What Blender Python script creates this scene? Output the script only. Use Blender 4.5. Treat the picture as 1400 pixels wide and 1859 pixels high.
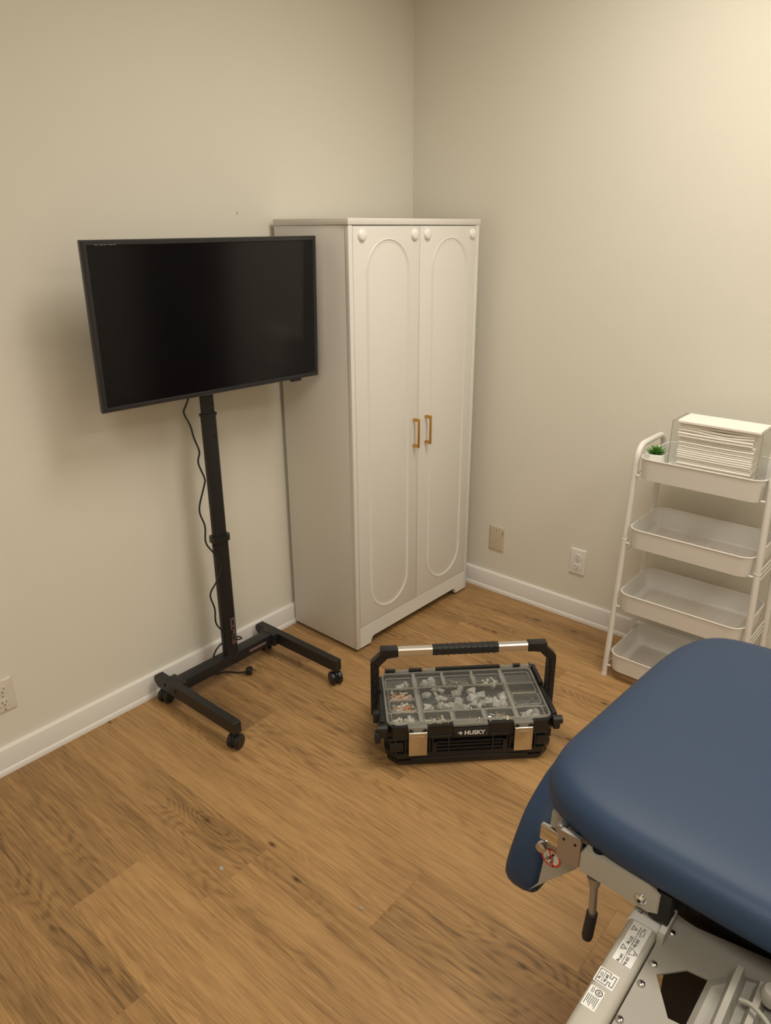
import bpy, bmesh, math, random
from mathutils import Vector, Matrix
random.seed(7)
PI = math.pi
for o in list(bpy.data.objects): bpy.data.objects.remove(o)
SC = bpy.context.scene
COL = SC.collection

# ---------------------------------------------------------------- camera
CAM = Vector((-2.80496, -2.21127, 1.65702))
YAW, PITCH, ROLL, FPX = 0.86654, -0.3692, -0.0059, 1327.536
cy_, sy_, cp_, sp_ = math.cos(YAW), math.sin(YAW), math.cos(PITCH), math.sin(PITCH)
F_ = Vector((sy_*cp_, cy_*cp_, sp_)); R_ = Vector((cy_, -sy_, 0)); U_ = R_.cross(F_)
cr_, sr_ = math.cos(ROLL), math.sin(ROLL)
R2, U2 = R_*cr_ + U_*sr_, U_*cr_ - R_*sr_
cd = bpy.data.cameras.new('camera'); co = bpy.data.objects.new('camera', cd); COL.objects.link(co)
m = Matrix((R2, U2, -F_)).transposed().to_4x4(); m.translation = CAM; co.matrix_world = m
cd.sensor_fit = 'VERTICAL'; cd.sensor_height = 24.0; cd.lens = FPX*24.0/1859.0; cd.clip_start = .02
SC.camera = co
# ---------------------------------------------------------------- light, exposure
W = bpy.data.worlds.new('world'); SC.world = W; W.use_nodes = True
W.node_tree.nodes['Background'].inputs[0].default_value = (.9, .8, .65, 1)
W.node_tree.nodes['Background'].inputs[1].default_value = .03
SC.view_settings.view_transform = 'Standard'; SC.view_settings.look = 'None'
SC.view_settings.gamma = 1; SC.view_settings.use_curve_mapping = False
SC.view_settings.exposure = 0.0
CEIL = 2.9
def area(name, loc, sx, sy, power, col=(1, .93, .81), spread=160):
    l = bpy.data.lights.new(name, 'AREA'); l.shape = 'RECTANGLE'; l.size = sx; l.size_y = sy
    l.energy = power; l.color = col; l.spread = math.radians(spread)
    o = bpy.data.objects.new(name, l); o.location = loc; COL.objects.link(o); return o
LIGHTS = [('main_or_fill_lamp', -.95, -1.65, .58, 1.17, 28), ('main_or_fill_lamp', -3.3, -2.3, .58, 1.17, 28), ('main_or_fill_lamp', -1.4, -3.4, 1.17, .58, 20)]  # first lamp follows the shadows; the other two are added unseen as fill
for n_, x, y, sx, sy, pw in LIGHTS: area(n_, (x, y, CEIL-.02), sx, sy, pw)

# ---------------------------------------------------------------- materials
def mat(name, col, rough=.5, metal=0, spec=.5, bump=0, bscale=200, vary=0, coat=0, alpha=1, trans=0):
    m = bpy.data.materials.new(name); m.use_nodes = True; nt = m.node_tree; b = nt.nodes['Principled BSDF']
    b.inputs['Base Color'].default_value = (*col, 1); b.inputs['Roughness'].default_value = rough
    b.inputs['Metallic'].default_value = metal; b.inputs['Specular IOR Level'].default_value = spec
    b.inputs['Coat Weight'].default_value = coat; b.inputs['Alpha'].default_value = alpha
    b.inputs['Transmission Weight'].default_value = trans
    tc = nt.nodes.new('ShaderNodeTexCoord')
    if vary:
        n = nt.nodes.new('ShaderNodeTexNoise'); n.inputs['Scale'].default_value = 6; n.inputs['Detail'].default_value = 3
        nt.links.new(tc.outputs['Object'], n.inputs['Vector'])
        mx = nt.nodes.new('ShaderNodeMix'); mx.data_type = 'RGBA'
        mx.inputs[6].default_value = (*[c*(1-vary) for c in col], 1); mx.inputs[7].default_value = (*[min(1, c*(1+vary)) for c in col], 1)
        nt.links.new(n.outputs['Fac'], mx.inputs[0]); nt.links.new(mx.outputs[2], b.inputs['Base Color'])
    if bump:
        n = nt.nodes.new('ShaderNodeTexNoise'); n.inputs['Scale'].default_value = bscale; n.inputs['Detail'].default_value = 2
        nt.links.new(tc.outputs['Object'], n.inputs['Vector'])
        bp = nt.nodes.new('ShaderNodeBump'); bp.inputs['Strength'].default_value = bump; bp.inputs['Distance'].default_value = .002
        nt.links.new(n.outputs['Fac'], bp.inputs['Height']); nt.links.new(bp.outputs['Normal'], b.inputs['Normal'])
    return m
M = dict(
    wall=mat('wall_paint', (.75, .722, .635), .55, spec=.25, bump=.10, bscale=160, vary=.015),
    ceil=mat('ceiling_white', (.9, .89, .87), .8),
    trim=mat('trim_white', (.76, .74, .71), .42, bump=.05, bscale=60, vary=.02),
    cab=mat('cabinet_white', (.74, .72, .68), .42, vary=.01),
    plug=mat('plug_white', (.86, .85, .82), .3),
    brass=mat('brass', (.62, .36, .10), .32, metal=1),
    metal=mat('black_metal', (.012, .012, .013), .42, bump=.05, bscale=500, vary=.1),
    plas=mat('black_plastic', (.011, .011, .012), .38, vary=.1),
    rubber=mat('black_rubber', (.014, .014, .015), .6, bump=.2, bscale=250),
    dark=mat('recess_black', (.005, .005, .005), .7),
    bezel=mat('tv_bezel', (.022, .022, .025), .3, vary=.2),
    screen=mat('tv_screen', (.0022, .0026, .0042), .14, spec=.42),
    tvback=mat('tv_back', (.015, .015, .016), .5),
    silver=mat('tv_edge', (.30, .29, .28), .35, metal=.8),
    alu=mat('aluminium', (.80, .79, .77), .3, metal=1),
    latch=mat('latch_metal', (.66, .60, .50), .28, metal=1, vary=.05),
    steel=mat('steel', (.62, .61, .60), .25, metal=1),
    steel2=mat('brushed_steel', (.42, .40, .38), .42, metal=.9, vary=.08),
    chrome=mat('chrome', (.75, .75, .75), .12, metal=1),
    white=mat('white_powder_coat', (.76, .74, .70), .4, vary=.01),
    frame=mat('frame_greige', (.36, .335, .285), .42, vary=.03),
    deck=mat('frame_greige_shaded', (.27, .25, .21), .45, vary=.03), frame2=mat('frame_greige_moulded', (.30, .285, .25), .5, vary=.02),  # deck is a darker copy of the frame greige, its shade put into the colour
    vinyl=mat('blue_vinyl', (.022, .045, .095), .48, spec=.34, bump=.07, bscale=520, vary=.04),
    label=mat('label_white', (.66, .65, .62), .45),
    ink=mat('ink_dark', (.03, .03, .035), .6),
    inkl=mat('ink_grey', (.2, .2, .21), .6),
    inkp=mat('ink_purple', (.04, .02, .10), .6),
    inkr=mat('ink_red', (.62, .05, .03), .5),
    inkpk=mat('ink_pink', (.22, .13, .13), .6),
    letter=mat('letter_white', (.75, .75, .73), .5),
    paper=mat('paper_towel', (.86, .82, .74), .85, bump=.3, bscale=300, vary=.02),
    pot=mat('pot_ceramic', (.88, .87, .84), .35),
    leaf=mat('leaf_green', (.075, .235, .022), .45, vary=.3),
    leaf2=mat('leaf_tip', (.10, .25, .04), .45, vary=.3),
    outlet=mat('outlet_white', (.80, .79, .75), .35),
    outl2=mat('outlet_almond', (.70, .66, .57), .4),
    blank=mat('plate_beige', (.60, .52, .40), .42),
    orange=mat('orange_plastic', (.75, .28, .05), .4),
    gold=mat('brass_screw', (.70, .48, .15), .3, metal=1),
    bluez=mat('blue_zinc', (.40, .55, .62), .3, metal=.8),
    wht=mat('white_nylon', (.78, .76, .70), .5),
    gray=mat('tray_grey', (.12, .117, .108), .45), accent=mat('navy_wall_paint', (.022, .026, .038), .6),
    door=mat('door_dark_wood', (.06, .035, .02), .4, vary=.2),
    debris=mat('plaster_crumb', (.36, .34, .30), .8),
)
def clear(name, col, alpha, rough=.15, frost=0):
    m = bpy.data.materials.new(name); m.use_nodes = True; nt = m.node_tree; nt.nodes.remove(nt.nodes['Principled BSDF'])
    out = nt.nodes['Material Output']; tr = nt.nodes.new('ShaderNodeBsdfTransparent'); tr.inputs[0].default_value = (.93, .93, .92, 1)
    b = nt.nodes.new('ShaderNodeBsdfPrincipled'); b.inputs['Base Color'].default_value = (*col, 1); b.inputs['Roughness'].default_value = rough
    mx = nt.nodes.new('ShaderNodeMixShader')
    n = nt.nodes.new('ShaderNodeTexNoise'); n.inputs['Scale'].default_value = 25
    mr = nt.nodes.new('ShaderNodeMapRange'); mr.inputs['To Min'].default_value = alpha*(1-frost); mr.inputs['To Max'].default_value = alpha*(1+frost)
    nt.links.new(n.outputs['Fac'], mr.inputs['Value']); nt.links.new(mr.outputs[0], mx.inputs[0])
    nt.links.new(tr.outputs[0], mx.inputs[1]); nt.links.new(b.outputs[0], mx.inputs[2]); nt.links.new(mx.outputs[0], out.inputs[0]); return m
M['lid'] = clear('clear_lid', (.46, .45, .42), .09, .12, .35)
M['lidrib'] = clear('frosted_lid', (.46, .45, .40), .42, .25, .15)
M['acryl'] = clear('clear_acrylic', (.86, .84, .78), .07, .06)
M['acryle'] = clear('acrylic_edge', (.42, .42, .36), .6, .2)
M['bag'] = clear('plastic_bag', (.62, .61, .57), .5, .2, .3)

def wood_material():
    m = bpy.data.materials.new('oak_vinyl_plank'); m.use_nodes = True; nt = m.node_tree; b = nt.nodes['Principled BSDF']; L = nt.links.new
    N = lambda t: nt.nodes.new('ShaderNode'+t)
    def math_(op, a, b_=None, c=None):
        n = N('Math'); n.operation = op
        for i, v in enumerate((a, b_, c)):
            if v is None: continue
            if isinstance(v, (int, float)): n.inputs[i].default_value = v
            else: L(v, n.inputs[i])
        return n.outputs[0]
    def mapr(v, a, b_, c=0, d=1, smooth=True):
        n = N('MapRange'); n.interpolation_type = 'SMOOTHSTEP' if smooth else 'LINEAR'
        L(v, n.inputs[0]); n.inputs[1].default_value = a; n.inputs[2].default_value = b_; n.inputs[3].default_value = c; n.inputs[4].default_value = d
        return n.outputs[0]
    tc = N('TexCoord'); oi = N('ObjectInfo')
    off = N('CombineXYZ'); L(math_('MULTIPLY', oi.outputs['Random'], 37.0), off.inputs[0]); L(math_('MULTIPLY', oi.outputs['Random'], 91.0), off.inputs[1])
    add = N('VectorMath'); add.operation = 'ADD'; L(tc.outputs['Object'], add.inputs[0]); L(off.outputs[0], add.inputs[1])
    P = add.outputs[0]
    def sc(x, y, z=1):
        n = N('VectorMath'); n.operation = 'MULTIPLY'; L(P, n.inputs[0]); n.inputs[1].default_value = (x, y, z); return n.outputs[0]
    def noise(v, s=1, d=2, r=.5):
        n = N('TexNoise'); n.inputs['Scale'].default_value = s; n.inputs['Detail'].default_value = d; n.inputs['Roughness'].default_value = r; L(v, n.inputs['Vector']); return n.outputs['Fac']
    vo = N('TexVoronoi'); vo.inputs['Scale'].default_value = 1; vo.inputs['Randomness'].default_value = 1; vo.voronoi_dimensions = '2D'; L(sc(5.2, 2.1), vo.inputs['Vector'])
    d = vo.outputs['Distance']; sep = N('SeparateColor'); L(vo.outputs['Color'], sep.inputs[0])
    keep = math_('GREATER_THAN', sep.outputs[0], .70)
    big = math_('MULTIPLY', mapr(d, 0, .45, 1, 0), keep)
    core = math_('MULTIPLY', mapr(d, 0, .055, 1, 0), keep)
    warp = noise(sc(5.0, .95), 1, 2.5, .5)
    warp2 = noise(sc(22, 3.4), 1, 2, .5)
    f = math_('ADD', math_('MULTIPLY', warp, 52.0), math_('MULTIPLY', big, 9.0)); f = math_('ADD', f, math_('MULTIPLY', warp2, 5.5))
    ring = math_('PINGPONG', f, 1.0)
    line = mapr(ring, .0, .75, 1, 0)
    zone = mapr(noise(sc(6, .8), 1, 2), .42, .62)
    fib = noise(sc(330, 9), 1, 2, .6); fib2 = noise(sc(90, 3.2), 1, 3, .6)
    pores = mapr(noise(sc(520, 22), 1, 1), .58, .74)
    broad = mapr(noise(sc(8, .7), 1, 3, .55), .30, .70)
    k = math_('MULTIPLY', math_('MULTIPLY', math_('MULTIPLY', line, zone), mapr(fib2, .30, .62, .35, 1)), .30)
    k = math_('ADD', k, math_('MULTIPLY', broad, .27))
    k = math_('ADD', k, math_('MULTIPLY', mapr(fib, .36, .64), .30)); k = math_('ADD', k, math_('MULTIPLY', mapr(fib2, .33, .67), .26))
    k = math_('ADD', k, math_('MULTIPLY', math_('SUBTRACT', oi.outputs['Random'], .5), .42))
    k = math_('ADD', k, math_('MULTIPLY', big, .16)); k = math_('ADD', k, math_('MULTIPLY', pores, .10))
    k = math_('SUBTRACT', k, .06)
    cr = N('ValToRGB'); L(k, cr.inputs[0]); e = cr.color_ramp.elements
    e[0].position = .05; e[0].color = (.455, .270, .112, 1); e[1].position = .98; e[1].color = (.135, .076, .032, 1)
    q = e.new(.42); q.color = (.330, .190, .076, 1); q = e.new(.70); q.color = (.235, .134, .054, 1)
    mx = N('Mix'); mx.data_type = 'RGBA'; L(core, mx.inputs[0]); L(cr.outputs[0], mx.inputs[6]); mx.inputs[7].default_value = (.065, .03, .012, 1)
    L(mx.outputs[2], b.inputs['Base Color'])
    b.inputs['Roughness'].default_value = .46; b.inputs['Specular IOR Level'].default_value = .38
    bp = N('Bump'); bp.inputs['Strength'].default_value = .22; bp.inputs['Distance'].default_value = .001
    L(math_('SUBTRACT', math_('ADD', fib, math_('MULTIPLY', line, -.4)), math_('MULTIPLY', pores, .8)), bp.inputs['Height']); L(bp.outputs[0], b.inputs['Normal'])
    return m
M['wood'] = wood_material()

# ---------------------------------------------------------------- helpers
def BM(): return bmesh.new()
def box(bm, x0, x1, y0, y1, z0, z1, bev=0, seg=2, T=None):
    vs = [bm.verts.new((x, y, z)) for z in (z0, z1) for y in (y0, y1) for x in (x0, x1)]
    fs = [(0, 2, 3, 1), (4, 5, 7, 6), (0, 1, 5, 4), (2, 6, 7, 3), (0, 4, 6, 2), (1, 3, 7, 5)]
    F = [bm.faces.new([vs[i] for i in f]) for f in fs]
    allv = vs
    if bev:
        ed = {e for f in F for e in f.edges}
        r = bmesh.ops.bevel(bm, geom=list(ed), offset=bev, segments=seg, affect='EDGES', profile=.5, clamp_overlap=True)
        allv = list({v for v in r['verts']} | {v for f in r['faces'] for v in f.verts} | {v for v in vs if v.is_valid})
    if T is not None: bmesh.ops.transform(bm, matrix=T, verts=allv)
def frame_at(p, d):
    d = Vector(d).normalized(); up = Vector((0, 0, 1)) if abs(d.z) < .95 else Vector((1, 0, 0))
    x = up.cross(d).normalized(); y = d.cross(x); return x, y
def cyl(bm, p0, p1, r0, r1=None, seg=16, caps=True):
    r1 = r0 if r1 is None else r1; p0 = Vector(p0); p1 = Vector(p1); x, y = frame_at(p0, p1-p0)
    a = []
    for p, r in ((p0, r0), (p1, r1)):
        a.append([bm.verts.new(p+x*math.cos(2*PI*i/seg)*r+y*math.sin(2*PI*i/seg)*r) for i in range(seg)])
    for i in range(seg): bm.faces.new((a[0][i], a[0][(i+1) % seg], a[1][(i+1) % seg], a[1][i]))
    if caps: bm.faces.new(a[0][::-1]); bm.faces.new(a[1])
def sweep(bm, pts, sec, closed=False, up=None):
    """sweep a closed 2-D section along points"""
    pts = [Vector(p) for p in pts]; n = len(pts); rings = []
    px = None
    for i, p in enumerate(pts):
        if closed: t = (pts[(i+1) % n]-pts[i-1])
        else: t = pts[min(i+1, n-1)]-pts[max(i-1, 0)]
        t.normalize()
        if up is not None: x = Vector(up).cross(t).normalized()
        elif px is None: x, _ = frame_at(p, t)
        else: x = (px-t*px.dot(t)).normalized()
        px = x; y = t.cross(x)
        k = 1.0
        if 0 < i < n-1 or closed:
            a = (pts[(i+1) % n]-p).normalized(); b_ = (p-pts[i-1]).normalized(); k = 1/max(.5, math.sqrt(max(0, (1+a.dot(b_))/2)))
        rings.append([bm.verts.new(p+x*s[0]*(k if up is not None else 1)+y*s[1]) for s in sec])
    m_ = len(sec)
    for i in range(n if closed else n-1):
        A, B = rings[i], rings[(i+1) % n]
        for j in range(m_): bm.faces.new((A[j], A[(j+1) % m_], B[(j+1) % m_], B[j]))
    if not closed: bm.faces.new(rings[0][::-1]); bm.faces.new(rings[-1])
def circ(r, n=10): return [(r*math.cos(2*PI*i/n), r*math.sin(2*PI*i/n)) for i in range(n)]
def rect(w, h): return [(-w/2, -h/2), (w/2, -h/2), (w/2, h/2), (-w/2, h/2)]
def rrect(x0, x1, y0, y1, r, n=5):
    o = []
    for cx, cy, a0 in ((x1-r, y0+r, -PI/2), (x1-r, y1-r, 0), (x0+r, y1-r, PI/2), (x0+r, y0+r, PI)):
        for i in range(n+1):
            a = a0+PI/2*i/n; o.append((cx+r*math.cos(a), cy+r*math.sin(a)))
    return o
def spline(pts, k=6, closed=False):
    P = [Vector(p) for p in pts]; n = len(P); o = []
    rng = range(n) if closed else range(n-1)
    for i in rng:
        g = (lambda j: P[j % n]) if closed else (lambda j: P[max(0, min(n-1, j))])
        a, b_, c, d = g(i-1), g(i), g(i+1), g(i+2)
        for s in range(k):
            t = s/k
            o.append(.5*((2*b_)+(c-a)*t+(2*a-5*b_+4*c-d)*t*t+(-a+3*b_-3*c+d)*t**3))
    if not closed: o.append(P[-1])
    return o
def prism(bm, poly, a0, a1, axis='z', holes=None):
    """extrude a 2-D polygon: axis z -> (x,y), axis y -> (x,z), axis x -> (y,z)"""
    f = {'z': lambda p, a: (p[0], p[1], a), 'y': lambda p, a: (p[0], a, p[1]), 'x': lambda p, a: (a, p[0], p[1])}[axis]
    A = [bm.verts.new(f(p, a0)) for p in poly]; B = [bm.verts.new(f(p, a1)) for p in poly]; n = len(poly)
    for i in range(n): bm.faces.new((A[i], A[(i+1) % n], B[(i+1) % n], B[i]))
    bm.faces.new(A[::-1]); bm.faces.new(B)
def loft(bm, loops, cap0=True, cap1=True):
    R = [[bm.verts.new(p) for p in l] for l in loops]; n = len(R[0])
    for a, b_ in zip(R, R[1:]):
        for i in range(n): bm.faces.new((a[i], a[(i+1) % n], b_[(i+1) % n], b_[i]))
    if cap0: bm.faces.new(R[0][::-1])
    if cap1: bm.faces.new(R[-1])
def lathe(bm, prof, c=(0, 0, 0), seg=20, T=None):
    rings = []
    for r, z in prof: rings.append([bm.verts.new((c[0]+r*math.cos(2*PI*i/seg), c[1]+r*math.sin(2*PI*i/seg), c[2]+z)) for i in range(seg)])
    for a, b_ in zip(rings, rings[1:]):
        for i in range(seg): bm.faces.new((a[i], a[(i+1) % seg], b_[(i+1) % seg], b_[i]))
    bm.faces.new(rings[0][::-1]); bm.faces.new(rings[-1])
    if T is not None: bmesh.ops.transform(bm, matrix=T, verts=[v for r in rings for v in r])
def obj1(name, bm, m, parent=None, smooth=True, kind=None, label=None):
    bmesh.ops.recalc_face_normals(bm, faces=bm.faces[:])
    me = bpy.data.meshes.new(name); bm.to_mesh(me); bm.free()
    for mm in (m if isinstance(m, (list, tuple)) else [m]): me.materials.append(M[mm] if isinstance(mm, str) else mm)
    if smooth:
        me.polygons.foreach_set('use_smooth', [True]*len(me.polygons)); me.set_sharp_from_angle(angle=math.radians(38))
    o = bpy.data.objects.new(name, me); COL.objects.link(o)
    if parent: o.parent = parent
    if kind: o['kind'] = kind
    if label: o['label'] = label
    return o
SPLIT = {'stile', 'bolt', 'cross_or_void_bar', 'handle_arm', 'side_fin', 'end_bracket', 'screw', 'hole', 'side_clip', 'hinge_bar', 'lid_hinge', 'divider', 'rib', 'prong', 'joint_ring', 'cross_rod',
         'panel', 'caster_wheel', 'housing_rib', 'cushion_rail', 'carcass', 'added_dark_door', 'added_door_trim', 'back_housing', 'clamp_roller', 'hole_shade_plate', 'lid_band', 'latch_wire', 'slot', 'wheel', 'base_frame', 'lift_column', 'frame', 'panel_edge'}
def obj(name, bm, m, parent=None, smooth=True, kind=None, label=None):
    if name.endswith('print') or name in ('print_line', 'film_glint', 'emblem', 'lettering', 'lid_ridge', 'latch_emboss', 'lid_grip'): kind = kind or 'stuff'
    if name not in SPLIT or parent is None: return obj1(name, bm, m, parent, smooth, kind, label)
    bm.verts.index_update(); comp = {}; isl = []
    for v in bm.verts:
        if v in comp: continue
        st_ = [v]; comp[v] = len(isl); cur = []
        while st_:
            a = st_.pop(); cur.append(a)
            for e in a.link_edges:
                o_ = e.other_vert(a)
                if o_ not in comp: comp[o_] = len(isl); st_.append(o_)
        isl.append(cur)
    bb = [[f(v.co[i] for v in c) for f in (min, max) for i in range(3)] for c in isl]
    grp = list(range(len(isl)))
    def find(i):
        while grp[i] != i: i = grp[i]
        return i
    for i in range(len(isl)):
        for j in range(i):
            if all(bb[i][k] <= bb[j][k+3]+1e-5 and bb[j][k] <= bb[i][k+3]+1e-5 for k in range(3)): grp[find(i)] = find(j)
    keys = sorted({find(i) for i in range(len(isl))})
    if len(keys) == 1: return obj1(name, bm, m, parent, smooth, kind, label)
    first = None
    for key in keys:
        nb = bmesh.new(); vm = {}
        for i, c in enumerate(isl):
            if find(i) != key: continue
            for v in c: vm[v] = nb.verts.new(v.co)
        for f in bm.faces:
            if f.verts[0] in vm:
                g = nb.faces.new([vm[v] for v in f.verts]); g.material_index = f.material_index
        o = obj1(name, nb, m, parent, smooth, kind, label); first = first or o
    bm.free(); return first
def thing(name, label, cat, loc=(0, 0, 0), rz=0, group=None):
    o = bpy.data.objects.new(name, None); COL.objects.link(o); o.location = loc; o.rotation_euler = (0, 0, rz)
    o.empty_display_size = .05; return tag(o, label, cat, group)
def tag(o, label, cat, group=None):
    o['label'] = label; o['category'] = cat
    if group: o['group'] = group
    return o
def text_bm(s, size, T, bold=0, bm=None):
    cu = bpy.data.curves.new('t', 'FONT'); cu.body = s; cu.size = size; cu.align_x = 'CENTER'; cu.align_y = 'CENTER'
    cu.resolution_u = 2; cu.offset = bold
    o = bpy.data.objects.new('t', cu); COL.objects.link(o)
    me = bpy.data.meshes.new_from_object(o.evaluated_get(bpy.context.evaluated_depsgraph_get()))
    bpy.data.objects.remove(o); bpy.data.curves.remove(cu)
    bm = bm or BM(); me.transform(T); bm.from_mesh(me); bpy.data.meshes.remove(me); return bm
def stroke(bm, pts, w, T, closed=False):
    """flat drawn line in local u,v with width w, mapped by T"""
    n = len(pts)
    for i in range(n if closed else n-1):
        a = Vector((*pts[i], 0)); b_ = Vector((*pts[(i+1) % n], 0)); d = (b_-a).normalized(); q = Vector((-d.y, d.x, 0))*w/2; a -= d*w/2; b_ += d*w/2
        bm.faces.new([bm.verts.new(T @ v) for v in (a-q, b_-q, b_+q, a+q)])
def copy_thing(o):
    c = o.copy(); COL.objects.link(c)
    for ch in list(o.children):
        d = ch.copy(); COL.objects.link(d); d.parent = c
        for g in ch.children:
            h = g.copy(); COL.objects.link(h); h.parent = d
    return c
# ================================================================ THE ROOM
X0, Y0 = -4.3, -4.0          # far ends of the room behind the camera
WA = 0.01567                 # the right wall is not quite square
ROT = Matrix.Rotation(-WA, 4, 'Z')
floor = BM(); box(floor, X0, .2, Y0, .0, -.06, -.006)
floor = obj('floor', floor, 'dark', kind='structure')
PW, PL = .23, 1.32
xs = -2.265
ends = {0: -.66, 1: -.906, 2: -1.30, 3: -.44, 4: -1.02, 5: -.30, 6: -.78, 7: -1.14, 8: -.59, 9: -.25}
mesh_cache = {}
rp = random.Random(4)
for k in range(-9, 11):
    xa = xs+k*PW
    w = PW if xa+PW < .03 else .03-xa
    if w < .02: continue
    e = ends.get(k, -rp.random()*PL)
    y = e + PL
    while y > Y0:
        y1, y0 = min(y, -.002), max(y-PL, Y0)
        if y1-y0 > .03:
            key = (round(w, 3), round(y1-y0, 3))
            g = .00012
            if key not in mesh_cache:
                b = BM(); box(b, g, w-g, g, (y1-y0)-g, -.006, 0, .0002, 1)
                o = obj('plank', b, 'wood', floor, smooth=False); mesh_cache[key] = o.data
            else:
                o = bpy.data.objects.new('plank', mesh_cache[key]); COL.objects.link(o); o.parent = floor
            o.location = (xa, y0, 0)
        y -= PL
b = BM(); box(b, X0, .15, 0, .12, 0, CEIL); wl = obj('wall_left', b, 'wall', kind='structure')
b = BM(); box(b, 0, .12, Y0, .0, 0, CEIL); wr = obj('wall_right', b, 'wall', kind='structure'); wr.matrix_world = ROT
b = BM(); box(b, X0, .2, Y0-.12, Y0, 0, CEIL); obj('wall_back', b, 'wall', kind='structure')
b = BM(); box(b, X0-.12, X0, Y0-.12, .12, 0, CEIL); obj('wall_near', b, 'wall', kind='structure')
b = BM(); box(b, X0-.12, .25, Y0-.12, .12, CEIL, CEIL+.1); obj('ceiling', b, 'ceil', kind='structure')
def baseboard(name, L, T, start=0.0):
    """profile in (depth, z); length runs along local +x, wall face at y = 0, room at -y"""
    b = BM()
    prof = [(0, 0), (.0136, 0), (.0136, .086), (.0110, .0915), (.0062, .094), (0, .094)]
    prism(b, [(-d, z) for d, z in prof], start, L, 'x')
    o = obj(name, b, 'trim', kind='structure'); o.matrix_world = T
    b = BM(); q = [(0, 0)]+[(.0136+.0068*math.cos(a), .0185*math.sin(a)) for a in [PI/2*i/6 for i in range(7)]]+[(.0, .0185)]
    prism(b, [(-d, z) for d, z in q if True], start, L, 'x')
    s = obj('shoe_moulding', b, 'trim', o)
    return o
baseboard('baseboard_left', -X0, Matrix.Translation((X0, 0, 0)))
TR = ROT @ Matrix.Rotation(-PI/2, 4, 'Z')       # local +x runs toward -Y, local -y into the room
baseboard('baseboard_right', 3.95, TR)
# small pencil-sized scuffs on the left wall and its baseboard
b = BM()
for dx, dz, r_ in ((0, 0, .0022), (.004, .004, .0014), (-.004, .003, .0012), (.001, -.005, .0012)): cyl(b, (-1.007+dx, -.0001, 1.712+dz), (-1.007+dx, -.0006, 1.712+dz), r_, seg=8)
obj('scuff_mark', b, 'inkl', wl, kind='stuff')
# dark door and trim added out of view, to darken the screen's reflection
b = BM(); box(b, 2.45, 3.17, -.04, -.003, 0.0, 2.05, .004); box(b, 3.176, 3.90, -.04, -.003, 0.0, 2.05, .004); dr = obj('added_dark_door', b, 'door', kind='structure'); dr.matrix_world = TR
b = BM(); cyl(b, (2.53, -.04, 1.0), (2.53, -.09, 1.0), .012); lathe(b, [(.008, -.03), (.026, -.02), (.028, 0), (.02, .02), (.004, .024)], T=Matrix.Translation((2.53, -.10, 1.0)) @ Matrix.Rotation(PI/2, 4, 'X'))
obj('handle', b, 'steel', dr)
b = BM()
for x0, x1, z0, z1 in ((2.36, 2.44, 0.0, 2.14), (3.906, 3.95, 0.0, 2.14), (2.44, 3.906, 2.06, 2.14)): box(b, x0, x1, -.028, -.002, z0, z1, .003)
o = obj('added_door_trim', b, 'trim', kind='structure'); o.matrix_world = TR
# ceiling panels: the one near the corner, and two added for fill
for i, (n_, x, y, sx, sy, pw) in enumerate(LIGHTS):
    t = thing('main_or_fill_panel', ('flat rectangular ceiling light panel nearer the cabinet corner', 'added unseen fill light panel along the near wall', 'added unseen fill light panel by the back wall')[i], 'light', (x, y, CEIL), 0, 'ceiling light panels')
    b = BM()
    for a in ((-sx/2-.03, -sx/2, -sy/2-.03, sy/2+.03), (sx/2, sx/2+.03, -sy/2-.03, sy/2+.03), (-sx/2, sx/2, -sy/2-.03, -sy/2), (-sx/2, sx/2, sy/2, sy/2+.03)): box(b, *a, -.025, -.0005, .003)
    obj('frame', b, 'white', t)
    b = BM(); box(b, -sx/2, sx/2, -sy/2, sy/2, -.014, -.006); obj('diffuser', b, 'white', t)

# ---------------------------------------------------------------- wall plates
def plate(root, m, w=.0738, h=.121):
    b = BM(); loops = []
    for ins, d in ((0, -.0005), (0, -.003), (.0025, -.0052), (.006, -.006)):
        loops.append([(x, d, z) for x, z in rrect(-w/2+ins, w/2-ins, -h/2+ins, h/2-ins, .003)])
    loft(b, loops); return obj('cover_plate', b, m, root)
def screw(root, x, z, m, r=.0032, d=-.006):
    b = BM(); cyl(b, (x, d, z), (x, d-.0012, z), r, r*.8, 12); o = obj('screw', b, m, root)
    b = BM(); box(b, x-r*.8, x+r*.8, d-.0014, d-.0011, z-.0004, z+.0004); obj('screw_slot', b, 'dark', o)
def duplex(root, m, m2):
    for z in (.0235, -.0235):
        b = BM(); pts = [(.0165*math.cos(a), max(-.0125, min(.0125, .0165*math.sin(a)))+z) for a in [2*PI*i/28 for i in range(28)]]
        prism(b, pts, -.0082, -.0045, 'y'); f = obj('socket_face', b, m2, root)
        b = BM(); box(b, -.0075, -.0055, -.0086, -.008, z-.001, z+.0075); box(b, .0055, .0072, -.0086, -.008, z, z+.007)
        cyl(b, (0, -.0079, z-.0068), (0, -.0086, z-.0068), .0024, seg=10); obj('slot', b, 'dark', f)
    screw(root, 0, 0, 'steel2', .0026)
def on_right(name, t, z, label, cat):
    o = thing(name, label, cat); o.matrix_world = TR @ Matrix.Translation((t, -.0003, z)); return o
o = on_right('wall_outlet', .9577, .280, 'white duplex power outlet on right wall left of the trolley', 'outlet')
plate(o, 'outlet'); duplex(o, 'outlet', 'outlet')
o = on_right('blank_plate', .534, .275, 'blank beige wall plate on right wall beside the white cabinet', 'wall plate')
plate(o, 'blank', .079, .125); screw(o, .0, .0405, 'steel2'); screw(o, .0, -.0405, 'blank')
b = BM(); box(b, .033, .0375, -.0063, -.0045, .02, .045, .0004); obj('paint_chip', b, 'inkl', o, label='grey worn chip on the plate edge')
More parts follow.
